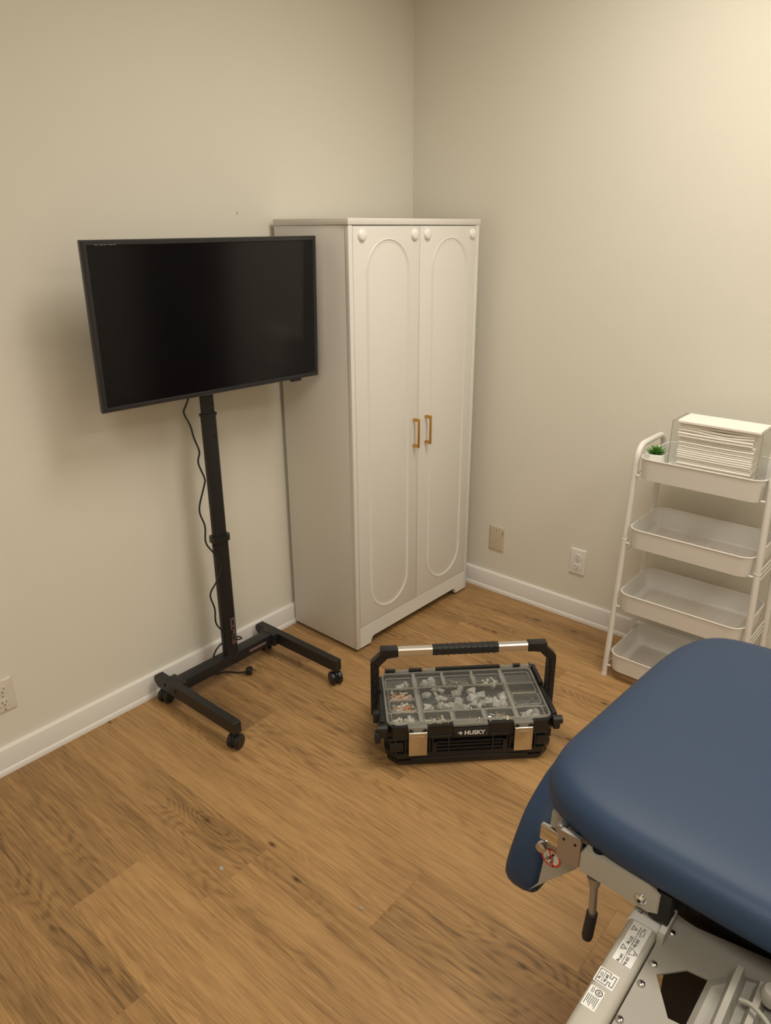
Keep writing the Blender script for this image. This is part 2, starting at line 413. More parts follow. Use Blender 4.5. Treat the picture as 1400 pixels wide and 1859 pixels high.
o = thing('wall_outlet', 'almond power outlet low on the left wall, cut by the photo edge', 'outlet', (-2.064-.036, -.0003, .2728))
plate(o, 'outl2', .074, .116); duplex(o, 'outl2', 'outl2'); screw(o, 0, -.048, 'steel2')
b = BM(); box(b, -.02, .002, -.012, -.0015, .059, .064, .001); obj('plaster_rim', b, 'trim', o)

# ================================================================ WARDROBE CABINET
CW, CD, CH, CTH = .777, .385, 1.693, -.02258
cab = thing('wardrobe_cabinet', 'tall white two-door cabinet with arched door mouldings in the room corner', 'cabinet', (-.867, -.405, 0), CTH)
# local x: left->right along the front, y: 0 front -> CD back, z up
b = BM(); t_ = .016
box(b, 0.0015, t_, .0185, CD-.002, .012, 1.670, .0012)          # left side
box(b, CW-t_, CW-.0015, .0185, CD-.002, .012, 1.670, .0012)
box(b, t_, CW-t_, CD-.008, CD-.003, .05, 1.670)                 # back
box(b, t_, CW-t_, .02, CD-.01, .095, .109)                      # bottom shelf
obj('carcass', b, 'cab', cab)
b = BM(); box(b, -.001, CW+.003, -.002, CD-.001, 1.6712, 1.693, .0012); obj('top_panel', b, 'cab', cab)
b = BM(); box(b, .0015, .0215, 0, .018, .012, 1.6698, .0012); box(b, CW-.023, CW-.0015, 0, .018, .012, 1.6698, .0012); obj('stile', b, 'cab', cab)
# plinth rail with cut feet
pl = [(.0218, .012), (.088, .012)] + [(.088+.02*(1-math.cos(a)), .012+.028*math.sin(a)) for a in [PI/2*i/6 for i in range(1, 7)]]
pl += [(CW-x, z) for x, z in pl[::-1]]
pl += [(CW-.0233, .1065), (.0218, .1065)]
b = BM(); prism(b, pl, .0005, .018, 'y'); obj('plinth', b, 'cab', cab)
for x, y in ((.03, .03), (CW-.03, .03), (.03, CD-.04), (CW-.03, CD-.04)):
    b = BM(); cyl(b, (x, y, 0), (x, y, .022), .011, seg=14); obj('foot', b, 'dark', cab)
def door(x0, x1, hx, hinge_left, arch):
    z0, z1 = .1092, 1.6675
    b = BM(); box(b, x0, x1, .0003, .0175, z0, z1, .0015)
    d = obj('door', b, 'cab', cab)
    cx, hw, zt, zb = (arch[0]+arch[1])/2, (arch[1]-arch[0])/2, arch[2]-(arch[1]-arch[0])/2, arch[3]+(arch[1]-arch[0])/2
    pts = [(cx+hw*math.cos(a), zt+hw*math.sin(a)) for a in [PI*i/28 for i in range(29)]]+[(cx+hw*math.cos(a), zb+hw*math.sin(a)) for a in [PI+PI*i/28 for i in range(29)]]
    b = BM()
    sec = [(-.0085, .0009), (-.0075, -.0006), (-.0052, -.0011), (-.0030, -.0002), (-.0010, -.0002), (.0012, -.0022), (.0036, -.0030), (.0060, -.0022), (.0080, .0002), (.0085, .0009)]
    rings = []
    n = len(pts)
    for i, p in enumerate(pts):
        t = Vector((pts[(i+1) % n][0]-pts[i-1][0], pts[(i+1) % n][1]-pts[i-1][1])).normalized(); nx, nz = t.y, -t.x
        rings.append([b.verts.new((p[0]+nx*s*1.0, y+.0004, p[1]+nz*s*1.0)) for s, y in sec])
    for i in range(n):
        A, B = rings[i], rings[(i+1) % n]
        for j in range(len(sec)-1): b.faces.new((A[j], A[j+1], B[j+1], B[j]))
    obj('arch_moulding', b, 'cab', d)
    # brass pull
    b = BM(); zz0, zz1 = .818, .938
    for z in (zz0+.006, zz1-.006): box(b, hx-.0055, hx+.0055, -.026, .0004, z-.006, z+.006, .002)
    box(b, hx-.0048, hx+.0048, -.031, -.0225, zz0-.001, zz1+.001, .0028, 3)
    obj('handle', b, 'brass', d)
    return d
dl = door(.0235, .3865, .360, True, (.094, .322, 1.620, .155))
drr = door(.3895, .7525, .437, False, (.468, .696, 1.620, .155))
for x, d in ((.068, dl), (.355, dl), (.431, drr), (.7265, drr)):
    b = BM(); lathe(b, [(.0195, 0), (.0195, .004), (.0175, .0075), (.012, .0098), (.004, .0105)], seg=28, T=Matrix.Translation((x, .0003, 1.6375)) @ Matrix.Rotation(PI/2, 4, 'X'))
    obj('round_cap', b, 'plug', d)

# ================================================================ TV STAND
st = thing('tv_stand', 'black metal mobile stand carrying the flat television by the left wall', 'stand', (-1.33, -.135, 0))
sx = lambda x: x+1.33
sy = lambda y: y+.135
def rail(x):
    b = BM(); y0, y1 = sy(-.505), sy(-.035)
    # side profile with bevelled rear end
    p = [(y0, .065), (y0, .108), (y0+.002, .110), (y1-.012, .110), (y1, .098), (y1, .080), (y1-.02, .062), (y0+.03, .065)]
    prism(b, p, sx(x)-.015, sx(x)+.015, 'x'); o = obj('side_rail', b, 'metal', st)
    b = BM()
    for yy in (-.10, -.165):
        s = -1 if x < -1.33 else -1
        cyl(b, (sx(x)+s*.015, sy(yy), .088), (sx(x)+s*.0185, sy(yy), .088), .007, seg=12)
    obj('bolt', b, 'plas', o)
    return o
rail(-1.575); rail(-1.083)
b = BM(); box(b, sx(-1.56), sx(-1.098), sy(-.160), sy(-.110), .066, .109, .002); cb = obj('crossbar', b, 'metal', st)
b = BM()
for x in (-1.55, -1.108): box(b, sx(x)-.012, sx(x)+.012, sy(-.175), sy(-.095), .060, .1105, .002)
obj('end_bracket', b, 'metal', cb)
b = BM(); box(b, sx(-1.235), sx(-1.15), -.0262, -.025, .083, .092); obj('sticker', b, 'inkpk', cb, label='small grey printed sticker on the crossbar')
MX, MY = sx(-1.308), 0
def mast(name, w, d, z0, z1, parent=None):
    b = BM(); loft(b, [[(MX+x, MY+y, z) for x, y in rrect(-w/2, w/2, -d/2, d/2, d*.42, 5)] for z in (z0, z1)]); return obj(name, b, 'metal', parent or st)
lo = mast('lower_tube', .062, .036, .109, .60)
mi = mast('middle_tube', .056, .031, .59, 1.065)
up_ = mast('upper_tube', .050, .026, 1.05, 1.42)
b = BM(); loft(b, [[(MX+x, MY+y, z) for x, y in rrect(-.037, .037, -.025, .025, .018, 5)] for z in (.587, .590, .606, .609)]); obj('collar', b, 'plas', st)
b = BM(); loft(b, [[(MX+x, MY+y, z) for x, y in rrect(-.029, .029, -.017, .017, .008, 5)] for z in (1.058, 1.067)]); obj('collar', b, 'plas', st)
b = BM()
for z in (1.02, 1.05-.065): cyl(b, (MX+.012, MY-.0158, z), (MX+.012, MY-.0175, z), .004, seg=10)
obj('screw', b, 'plas', mi)
b = BM()
for z in (.578, .555): cyl(b, (MX-.031, MY-.004, z), (MX-.037, MY-.004, z), .004, seg=10)
obj('screw', b, 'plas', lo)
b = BM()
for z in (1.13, 1.10, 1.075): cyl(b, (MX+.010, MY-.0128, z), (MX+.010, MY-.0135, z), .0042, seg=10)
obj('hole', b, 'dark', up_)
b = BM()
for i, x in enumerate((.003, .010, .017)):
    for j in range(11):
        if rp.random() < .82: box(b, MX+x-.0022, MX+x+.0022, -.0188, -.0180, .150+j*.0105, .150+j*.0105+.0085)
obj('warning_print', b, 'inkpk', lo)
# mounting bracket behind the TV
b = BM(); box(b, MX-.04, MX+.04, -.036, -.014, 1.30, 1.46, .003); box(b, MX-.10, MX+.10, -.040, -.034, 1.34, 1.44, .002); obj('mount_bracket', b, 'metal', st)
def caster(x, y, ang, root):
    T = Matrix.Translation((sx(x), sy(y), 0)) @ Matrix.Rotation(ang, 4, 'Z')
    b = BM()
    for s in (-1, 1):
        lathe(b, [(.010, -.009), (.022, -.0095), (.0265, -.006), (.0275, 0), (.0265, .006), (.022, .0095), (.018, .0085), (.004, .0105)], seg=28,
              T=T @ Matrix.Translation((0, s*.0135, .0275)) @ Matrix.Rotation(-PI/2*s, 4, 'X'))
    w = obj('caster_wheel', b, 'plas', root)
    b = BM(); 
    pts = [(.021*math.cos(a), .0285+.0285*math.sin(a)) for a in [PI*i/12 for i in range(-1, 14)]]
    prism(b, pts, -.0035, .0035, 'y')
    bmesh.ops.transform(b, matrix=T, verts=b.verts[:])
    o2 = obj('hood', b, 'plas', w)
    b = BM(); cyl(b, (sx(x), sy(y), .05), (sx(x), sy(y), .0655), .010, seg=14); obj('stem', b, 'plas', w)
caster(-1.575, -.487, .35, st); caster(-1.575, -.080, .3, st); caster(-1.083, -.487, 1.15, st); caster(-1.083, -.080, .9, st)

# ================================================================ TELEVISION
TY, TT, TROLL = -.08557, .03692, .00465
TC = Vector((-1.309, -.2395, 1.3925)); TWd, THt = .8295, .4840
a_ = Vector((math.cos(TY), math.sin(TY), 0)); n_ = Vector((math.sin(TY), -math.cos(TY), 0)); upv = Vector((0, 0, 1))*math.cos(TT)+n_*math.sin(TT)
a2 = a_*math.cos(TROLL)+upv*math.sin(TROLL); u2 = upv*math.cos(TROLL)-a_*math.sin(TROLL); yv = u2.cross(a2)
tv = thing('television', 'black flat-screen television, switched off, mounted on the rolling stand', 'television')
m = Matrix((a2, yv, u2)).transposed().to_4x4(); m.translation = TC; tv.matrix_world = m
hw, hh = TWd/2, THt/2
b = BM()  # bezel: outer chamfered ring
def ring(ins, d): return [(x, d, z) for x, z in ((-hw+ins, -hh+ins), (hw-ins, -hh+ins), (hw-ins, hh-ins), (-hw+ins, hh-ins))]
loops = [ring(0, .022), ring(0, .004), ring(.003, .0), ring(.0125, -.0005), ring(.0150, .0032)]
R = [[b.verts.new(p) for p in l] for l in loops]
for A, B in zip(R, R[1:]):
    for i in range(4): b.faces.new((A[i], A[(i+1) % 4], B[(i+1) % 4], B[i]))
obj('bezel', b, 'bezel', tv, smooth=False)
b = BM(); box(b, -hw+.0145, hw-.0145, .003, .006, -hh+.0145, hh-.0145); obj('screen', b, 'screen', tv, smooth=False)
b = BM(); box(b, -hw-.0006, hw+.0006, .006, .020, -hh-.0006, hh+.0006, .001); obj('edge_trim', b, 'bezel', tv)
b = BM(); box(b, -hw+.01, hw-.01, .02, .034, -hh+.01, hh-.01, .004); box(b, -.30, .30, .032, .060, -.20, .10, .008); obj('back_housing', b, 'tvback', tv)
b = BM(); box(b, .292, .334, .0015, .016, -hh-.008, -hh+.001, .001); obj('sensor', b, 'plas', tv)
b = BM()
for k in range(5): box(b, -.378+k*.0135, -.370+k*.0135+(.003 if k % 2 else 0), -.0008, -.0003, .2292, .2302)
obj('film_glint', b, 'alu', tv, label='short painted glint of peeled film on the bezel')  # pale metal dashes put in as the glint of the film

# power cord of the TV
cp = [(-1.422, -.205, 1.160), (-1.424, -.18, 1.12), (-1.428, -.17, 1.094), (-1.409, -.17, 1.049), (-1.399, -.17, 1.003), (-1.383, -.17, .951), (-1.392, -.17, .914), (-1.373, -.17, .854), (-1.376, -.17, .83),
      (-1.407, -.17, .747), (-1.391, -.17, .679), (-1.394, -.17, .616), (-1.366, -.172, .564), (-1.343, -.176, .50), (-1.368, -.174, .453), (-1.398, -.17, .409), (-1.385, -.17, .346),
      (-1.386, -.17, .288), (-1.363, -.172, .245), (-1.305, -.170, .180), (-1.268, -.160, .162), (-1.262, -.130, .155), (-1.300, -.108, .148), (-1.345, -.106, .135), (-1.365, -.095, .09),
      (-1.368, -.080, .03), (-1.350, -.078, .005), (-1.315, -.095, .005), (-1.285, -.14, .005), (-1.268, -.165, .010)]
b = BM(); sweep(b, spline(cp, 6), circ(.0032, 8)); cord = obj('power_cord', b, 'plas')
tag(cord, 'thin black power cord hanging from the television down to the floor', 'cord')
b = BM(); T = Matrix.Translation((-1.258, -.178, .0165)) @ Matrix.Rotation(-.95, 4, 'Z')
box(b, -.012, .012, -.0135, .0135, -.0155, .0135, .005, 3, T); obj('plug', b, 'plas', cord)
b = BM()
for s in (-1, 1): box(b, .012, .027, s*.0065-.0009, s*.0065+.0009, -.003, .003, 0, 2, T)
obj('prong', b, 'steel', cord)

# ================================================================ TOOL ORGANIZER BOX
TA = math.radians(-45.5)
tb = thing('tool_organizer', 'black tool organizer box with clear compartment lid and carry handle on the floor', 'toolbox', (-1.125-.003, -1.151, 0), TA)
def oct_(hw_, y0, y1, c, cx=-.004): return [(cx-hw_+c, y0), (cx+hw_-c, y0), (cx+hw_, y0+c), (cx+hw_, y1-c), (cx+hw_-c, y1), (cx-hw_+c, y1), (cx-hw_, y1-c), (cx-hw_, y0+c)]
def olayer(b, *ls): loft(b, [[(x, y, z) for x, y in oct_(h, y0, y1, c)] for h, y0, y1, c, z in ls])
b = BM()
olayer(b, (.262, .010, .300, .032, .0), (.270, .002, .306, .034, .010), (.270, .002, .306, .034, .022), (.262, .010, .300, .03, .024), (.262, .010, .300, .03, .030),
       (.277, .000, .310, .036, .032), (.279, .000, .310, .036, .052), (.266, .012, .302, .03, .055), (.264, .012, .302, .03, .092), (.268, .010, .304, .03, .096), (.280, .001, .312, .03, .108), (.280, .001, .312, .03, .112))
obj('body', b, 'plas', tb)
# upper rim ring (open tray)
b = BM()
def ringwall(b, o0, i0, z0, z1):
    V = [[b.verts.new((x, y, z)) for x, y in pl_] for pl_, z in ((o0, z0), (o0, z1), (i0, z1), (i0, z0))]
    n = len(o0)
    for a in range(4):
        A, B = V[a], V[(a+1) % 4]
        for i in range(n): b.faces.new((A[i], A[(i+1) % n], B[(i+1) % n], B[i]))
ringwall(b, oct_(.283, .000, .314, .028), oct_(.270, .012, .302, .012), .112, .157)
obj('rim', b, 'plas', tb)
b = BM(); box(b, -.273, .265, .013, .301, .130, .1335); obj('tray_floor', b, 'gray', tb)
# front ribs, side pockets, centre slot
b = BM()
for x in (-.248, -.218, -.138, -.128, -.075, .070, .118, .128, .212, .246): box(b, x-.0025, x+.0025, -.0015, .014, .050, .112, .0008)
for x0, x1 in ((-.276, -.216), (-.133, .123), (.205, .262)): box(b, x0, x1, -.002, .012, .108, .113, .0008)
for x0, x1 in ((-.138, -.065), (.058, .125)): box(b, x0, x1, -.003, .012, .114, .119, .0008)
box(b, -.120, .112, .002, .014, .086, .091, .0008); box(b, -.115, .108, .000, .013, .060, .065, .0008); box(b, -.115, .108, .004, .013, .071, .078, .0008)
box(b, -.125, -.115, -.001, .014, .036, .091, .0008); box(b, .105, .115, -.001, .014, .036, .091, .0008)
box(b, -.20, .19, -.003, .012, .026, .034, .0008)
for x0, x1 in ((-.268, -.222), (.215, .258)): box(b, x0, x1, -.002, .013, .060, .098, .006)
for s in (-1, 1):
    for y in (.05, .1, .15, .2, .25): box(b, -.004+s*.262-.003, -.004+s*.262+.022*s if s > 0 else -.004+s*.262+.003, y-.003, y+.003, .055, .108) if s > 0 else box(b, -.284, -.263, y-.003, y+.003, .055, .108)
obj('rib', b, 'plas', tb)
# corner lugs and side fins
b = BM()
for s in (-1, 1):
    cx = -.004+s*.286
    box(b, cx-.012, cx+.012, -.002, .030, .118, .158, .006, 3)
    cyl(b, (cx-.014*s, .010, .150), (cx+.018*s, .010, .150), .0165, .014, 18)
    box(b, cx-.010, cx+.008, .03, .19, .128, .163, .004)
    box(b, cx-.008, cx+.006, .19, .31, .140, .172, .004)
obj('side_fin', b, 'plas', tb)
b = BM()
for z, y in ((.140, .085), (.120, .006)): box(b, -.318, -.298, y-.012, y+.012, z-.018, z+.022, .004)
obj('side_clip', b, 'rubber', tb)
b = BM()
for x0, x1 in ((-.262, -.225), (-.176, -.128), (-.078, .158), (.205, .235), (.278-.012, .275)): box(b, x0, x1, .304, .318, .145, .172, .002)
obj('hinge_bar', b, 'plas', tb)
b = BM()
for x in (-.200, -.103, .182, .251): 
    box(b, x-.022, x+.022, .302, .315, .152, .168, .002)
    for q in range(4): cyl(b, (x-.018+q*.0115, .309, .167), (x-.010+q*.0115, .309, .167), .0055, seg=10)
obj('lid_hinge', b, 'lidrib', tb)
# dividers
cells = dict(a1=(-.262, -.172, .211, .266), a2=(-.152, -.067, .213, .267), a3=(-.051, .038, .213, .267), a4=(.058, .143, .213, .267), a5=(.163, .248, .211, .270),
             b1=(-.258, -.172, .147, .202), c1=(-.258, -.172, .083, .138), d1=(-.256, -.172, .020, .071), big=(-.150, .140, .075, .203),
             d2=(-.150, -.067, .018, .066), d3=(-.048, .038, .018, .066), d4=(.059, .143, .018, .066), d5=(.162, .243, .016, .071), c5=(.166, .249, .087, .144), b5=(.163, .249, .153, .204))
b = BM()
for x in (-.162, .152): box(b, x-.0015, x+.0015, .014, .300, .1335, .1545)
for y in (.208, .072): box(b, -.268, .258, y-.0015, y+.0015, .1335, .1545)
for y in (.143, ): box(b, -.268, -.162, y-.0015, y+.0015, .1335, .1545); box(b, .152, .258, y+.003, y+.006, .1335, .1545)
for x in (-.059, .048):
    box(b, x-.0015, x+.0015, .208, .300, .1335, .1545); box(b, x-.0015, x+.0015, .014, .072, .1335, .1545)
obj('divider', b, 'gray', tb)
# lid
b = BM()
lp = [(x, y) for x, y in rrect(-.275, .266, .014, .300, .016, 4)]
loft(b, [[(x, y, z) for x, y in lp] for z in (.1585, .1610)])
lid = obj('lid', b, 'lid', tb)
b = BM()
sec = [(-.0028, 0), (-.0018, .0028), (.0018, .0028), (.0028, 0)]
def ridge(x0, x1, y0, y1, r, w=1.0):
    P = rrect(x0, x1, y0, y1, r, 4); n = len(P); rings = []
    for i, p in enumerate(P):
        t = Vector((P[(i+1) % n][0]-P[i-1][0], P[(i+1) % n][1]-P[i-1][1])).normalized()
        rings.append([b.verts.new((p[0]+t.y*s*w, p[1]-t.x*s*w, .1608+h*w)) for s, h in sec])
    for i in range(n):
        A, B = rings[i], rings[(i+1) % n]
        for j in range(3): b.faces.new((A[j], A[j+1], B[j+1], B[j]))
for x0, x1, y0, y1 in cells.values(): ridge(x0-.003, x1+.003, y0-.003, y1+.003, .010, .85)
ridge(-.273, .264, .016, .298, .016, 1.5)
obj('lid_ridge', b, 'lidrib', lid)
b = BM()   # flat bands between the windows, slightly frosted
for x in (-.162, .1535): box(b, x-.006, x+.006, .018, .296, .1612, .1625)
for y in (.208, .071): box(b, -.270, .262, y-.0025, y+.0025, .1612, .1622)
for x in (-.059, .048): box(b, x-.005, x+.005, .213, .296, .1612, .1622); box(b, x-.005, x+.005, .018, .068, .1612, .1622)
obj('lid_band', b, 'lidrib', lid)
b = BM(); box(b, -.062, .052, -.004, .016, .152, .1605, .002)
for q in range(14): box(b, -.058+q*.0078, -.0545+q*.0078, -.0045, -.001, .1600, .1628, .0008)
obj('lid_grip', b, 'lidrib', lid)
for x0, x1 in ((-.208, -.148), (.139, .199)):
    b = BM(); box(b, x0-.002, x1+.002, -.006, .018, .148, .1605, .002); box(b, x0, x1, -.008, -.004, .138, .160, .001); obj('lid_tab', b, 'lidrib', lid)
    b = BM(); box(b, x0, x1, -.0135, -.009, .053, .1375, .0012)
    cyl(b, (x0+.001, -.010, .1385), (x1-.001, -.010, .1385), .0042, seg=12)
    lt = obj('latch', b, 'latch', tb)
    b = BM(); box(b, x0+.012, x1-.012, -.0142, -.0130, .064, .130, .0004); box(b, x0+.026, x0+.034, -.0147, -.014, .094, .097); obj('latch_emboss', b, 'latch', lt)
    b = BM()
    for x in (x0+.006, x1-.006): cyl(b, (x, -.009, .150), (x, -.0115, .150), .005, seg=10)
    for x in (x0+.013, x1-.013): box(b, x-.001, x+.001, -.011, -.009, .136, .153)
    obj('latch_wire', b, 'plas', lt)
# name plate
b = BM(); box(b, -.060, .055, -.0045, .004, .110, .146, .0012); npl = obj('name_plate', b, 'rubber', tb)
TF = Matrix.Translation((.008, -.0052, .1275)) @ Matrix.Rotation(PI/2, 4, 'X')
b = text_bm('HUSKY', .0215, TF, .0009)
bmesh.ops.scale(b, vec=(1, 1, 1), verts=b.verts[:])
obj('lettering', b, 'letter', npl, smooth=False)
b = text_bm('®', .008, Matrix.Translation((.0470, -.0052, .1215)) @ Matrix.Rotation(PI/2, 4, 'X')); obj('trademark', b, 'inkl', npl, smooth=False)
b = BM()   # running-dog emblem
dog = [(0, .5), (.18, .72), (.40, .80), (.50, 1.0), (.62, .78), (.80, .66), (1.0, .44), (.80, .40), (.70, .20), (.60, .0), (.50, .24), (.36, .30), (.56, .52), (.30, .50), (.22, .38), (.10, .40)]
b.faces.new([b.verts.new((-.0475+u*.0175, -.0053, .1195+v_*.0165)) for u, v_ in dog]); obj('emblem', b, 'letter', npl, smooth=False)
# handle
b = BM(); hs = [(-.0145, -.010), (-.010, -.0145), (.010, -.0145), (.0145, -.010), (.0145, .010), (.010, .0145), (-.010, .0145), (-.0145, .010)]
HY, HZ, cx = .170, .337, -.003
for s in (-1, 1):
    P_ = [(cx+s*.303, HY, .095), (cx+s*.303, HY, .293), (cx+s*.268, HY, HZ-.008), (cx+s*.224, HY, HZ)]
    P_ = [Vector(p) for p in P_]
    sweep(b, P_[:1]+[P_[0].lerp(P_[1], .97)]+[P_[1]]+[P_[2]]+P_[3:], [(x*.95, y*.9) for x, y in rect(.030, .026)], up=(0, 1, 0))
    box(b, cx+s*.250-.034, cx+s*.250+.028+.004*s, HY-.0165, HY+.0165, HZ-.0155, HZ+.0155, .003)
    for q in range(4): box(b, cx+s*.303-.004, cx+s*.303+.004, HY-.017, HY-.012, .14+q*.036, .165+q*.036, .001)
hd = obj('handle_arm', b, 'plas', tb)
b = BM(); sweep(b, [(cx-.224, HY, HZ), (cx+.226, HY, HZ)], [(x*.92, y*.92) for x, y in hs]); obj('handle_bar', b, 'alu', tb, smooth=False)
b = BM(); sweep(b, [(cx-.108, HY, HZ), (cx-.106, HY, HZ), (cx+.114, HY, HZ), (cx+.116, HY, HZ)], [(x*1.06, y*1.06) for x, y in hs])
for q in range(11): box(b, -.098+q*.0195, -.096+q*.0195, HY-.0156, HY+.0156, HZ-.0156, HZ+.0156)
obj('grip', b, 'rubber', tb)

# ------- small hardware sorted in the compartments (each pile its own thing)
def pile(cell, n, kinds, L, label, zc=.1338, mound=.010, seed=1):
    r = random.Random(seed); x0, x1, y0, y1 = cells[cell]; b = BM(); mats = [k[0] for k in kinds]
    for i in range(int(n*1.7)):
        k = r.randrange(len(kinds)); rad = kinds[k][1]*1.15; l = L*(.7+.5*r.random()); kind = kinds[k][2]
        a = r.random()*2*PI; e = (r.random()-.3)*.5
        px = x0+l*.5+.003+(x1-x0-l-.006)*r.random(); py = y0+.006+(y1-y0-.012)*r.random()**1.4; pz = zc+rad*2.2+r.random()*mound
        d = Vector((math.cos(a)*math.cos(e), math.sin(a)*math.cos(e)*.6, math.sin(e)*.6)).normalized()
        p = Vector((px, py, pz)); f0 = len(b.faces)
        if kind == 's':
            q = p-d*l/2; q.z = max(q.z, zc+rad); q2 = p+d*l/2; q2.z = max(q2.z, zc+rad)
            q.y = min(max(q.y, y0+.003), y1-.003); q2.y = min(max(q2.y, y0+.003), y1-.003)
            cyl(b, q, q2, rad, rad*.7, 6); dd = (q-q2).normalized(); cyl(b, q, q+dd*rad*1.2, rad*2.1, rad*2.1, 8)
        elif kind == 'n':
            cyl(b, p-Vector((0, 0, rad*.6)), p+d*rad*1.1, rad*1.6, rad*1.3, 6)
        else:
            s_ = rad*1.7; T = Matrix.Translation(p+Vector((0, 0, s_*.3))) @ Matrix.Rotation(a, 4, 'Z') @ Matrix.Rotation(e, 4, 'X')
            vs = bmesh.ops.create_icosphere(b, subdivisions=1, radius=s_, matrix=T)['verts']
            for v in vs: v.co += Vector(((r.random()-.5)*s_, (r.random()-.5)*s_, (r.random()-.7)*s_*.5)); v.co.z = max(v.co.z, zc); v.co.x = min(max(v.co.x, x0), x1); v.co.y = min(max(v.co.y, y0), y1)
        b.faces.ensure_lookup_table()
        for f in b.faces[f0:]: f.material_index = k
    o = obj('loose_hardware', b, mats); o.matrix_world = tb_m; o['kind'] = 'stuff'; tag(o, label, 'hardware', 'hardware in the organizer compartments'); return o
tb_m = Matrix.Translation((-1.128, -1.151, 0)) @ Matrix.Rotation(TA, 4, 'Z')
pile('a1', 5, [('wht', .0035, 's'), ('bag', .004, 'b')], .03, 'few white pieces in back-left compartment of the organizer', seed=2)
pile('a2', 6, [('bag', .007, 'b'), ('bag', .008, 'b')], .02, 'clear plastic bag filling second compartment of the back row', seed=3)
pile('a3', 34, [('steel', .0016, 's'), ('steel2', .0018, 's')], .022, 'small steel screws in middle compartment of the back row', seed=4)
pile('a4', 14, [('wht', .0028, 's'), ('wht', .003, 'n'), ('steel2', .002, 's')], .032, 'white plastic anchors in fourth compartment of the back row', seed=5)
pile('b1', 30, [('orange', .0028, 's'), ('wht', .0028, 's'), ('steel2', .002, 's'), ('bluez', .002, 's')], .028, 'orange and white wall plugs in second compartment of left column', seed=6)
pile('c1', 34, [('orange', .0028, 's'), ('steel', .002, 's'), ('wht', .0025, 's'), ('steel', .0022, 's')], .034, 'mixed screws and orange plugs in third compartment of left column', seed=7)
pile('d1', 40, [('wht', .003, 'n'), ('wht', .0026, 's'), ('steel2', .0018, 's')], .015, 'white nylon clips in front-left compartment of the organizer', seed=8)
pile('d2', 26, [('wht', .002, 's'), ('steel', .0018, 's'), ('gold', .0028, 'n')], .032, 'long pale screws and a brass piece in second compartment of front row', seed=9)
pile('d3', 9, [('steel', .002, 's'), ('gold', .002, 's'), ('gold', .002, 's')], .03, 'few steel and brass screws in middle compartment of front row', mound=.004, seed=10)
pile('d4', 22, [('steel', .0022, 's'), ('gold', .0026, 's'), ('gold', .003, 'n'), ('steel', .003, 's')], .034, 'heaped bolts and brass screws in fourth compartment of front row', seed=11)
pile('d5', 12, [('bag', .006, 'b'), ('wht', .002, 's'), ('steel', .002, 's')], .03, 'bagged screws in front-right compartment of the organizer', seed=12)
pile('c5', 4, [('steel', .002, 's'), ('steel2', .002, 'n')], .018, 'few loose screws in third compartment of right column', mound=.002, seed=13)
pile('b5', 9, [('gold', .0012, 's'), ('gold', .0014, 'n')], .010, 'tiny brass pins in second compartment of right column', mound=.001, seed=14)
pile('big', 26, [('bag', .007, 'b'), ('bag', .009, 'b'), ('bag', .006, 'b')], .02, 'crumpled clear plastic bags in large centre compartment', seed=15, mound=.010)
pile('big', 40, [('steel', .0019, 's'), ('bluez', .0017, 's')], .034, 'shiny steel screws strewn in large centre compartment', seed=16, mound=.010)
def loose(name, label, bm, m_): o = obj(name, bm, m_); o.matrix_world = tb_m; tag(o, label, 'bolt' if name == 'long_bolt' else 'part', 'hardware in the organizer compartments'); return o
b = BM(); cyl(b, (.172, .092, .138), (.236, .138, .141), .0024, seg=8); cyl(b, (.236, .138, .141), (.240, .141, .141), .005, seg=6); loose('long_bolt', 'single long zinc bolt lying diagonally in right column compartment', b, 'bluez')
b = BM(); cyl(b, (.068, .058, .150), (.134, .030, .148), .002, seg=8); cyl(b, (.134, .030, .148), (.137, .029, .148), .0045, seg=6); loose('long_bolt', 'long zinc bolt on top of bolts in fourth front compartment', b, 'bluez')
b = BM(); box(b, .02, .085, .165, .195, .134, .150, .003); loose('hinge_block', 'dark rectangular block in back of large centre compartment', b, 'plas')
b = BM(); box(b, .028, .060, .085, .118, .134, .148, .003); loose('hinge_block', 'blue-grey square block in front of large centre compartment', b, 'bluez')

# ================================================================ TROLLEY
TX, TYy, TPH = -.3516, -1.2647, -.0143
TLW, TLD, TE = .4913, .2387, .0278
TRM = Matrix.Translation((TX, TYy, 0)) @ Matrix((( math.sin(TPH), math.cos(TPH), 0), (-math.cos(TPH), math.sin(TPH), 0), (0, 0, 1))).to_4x4()
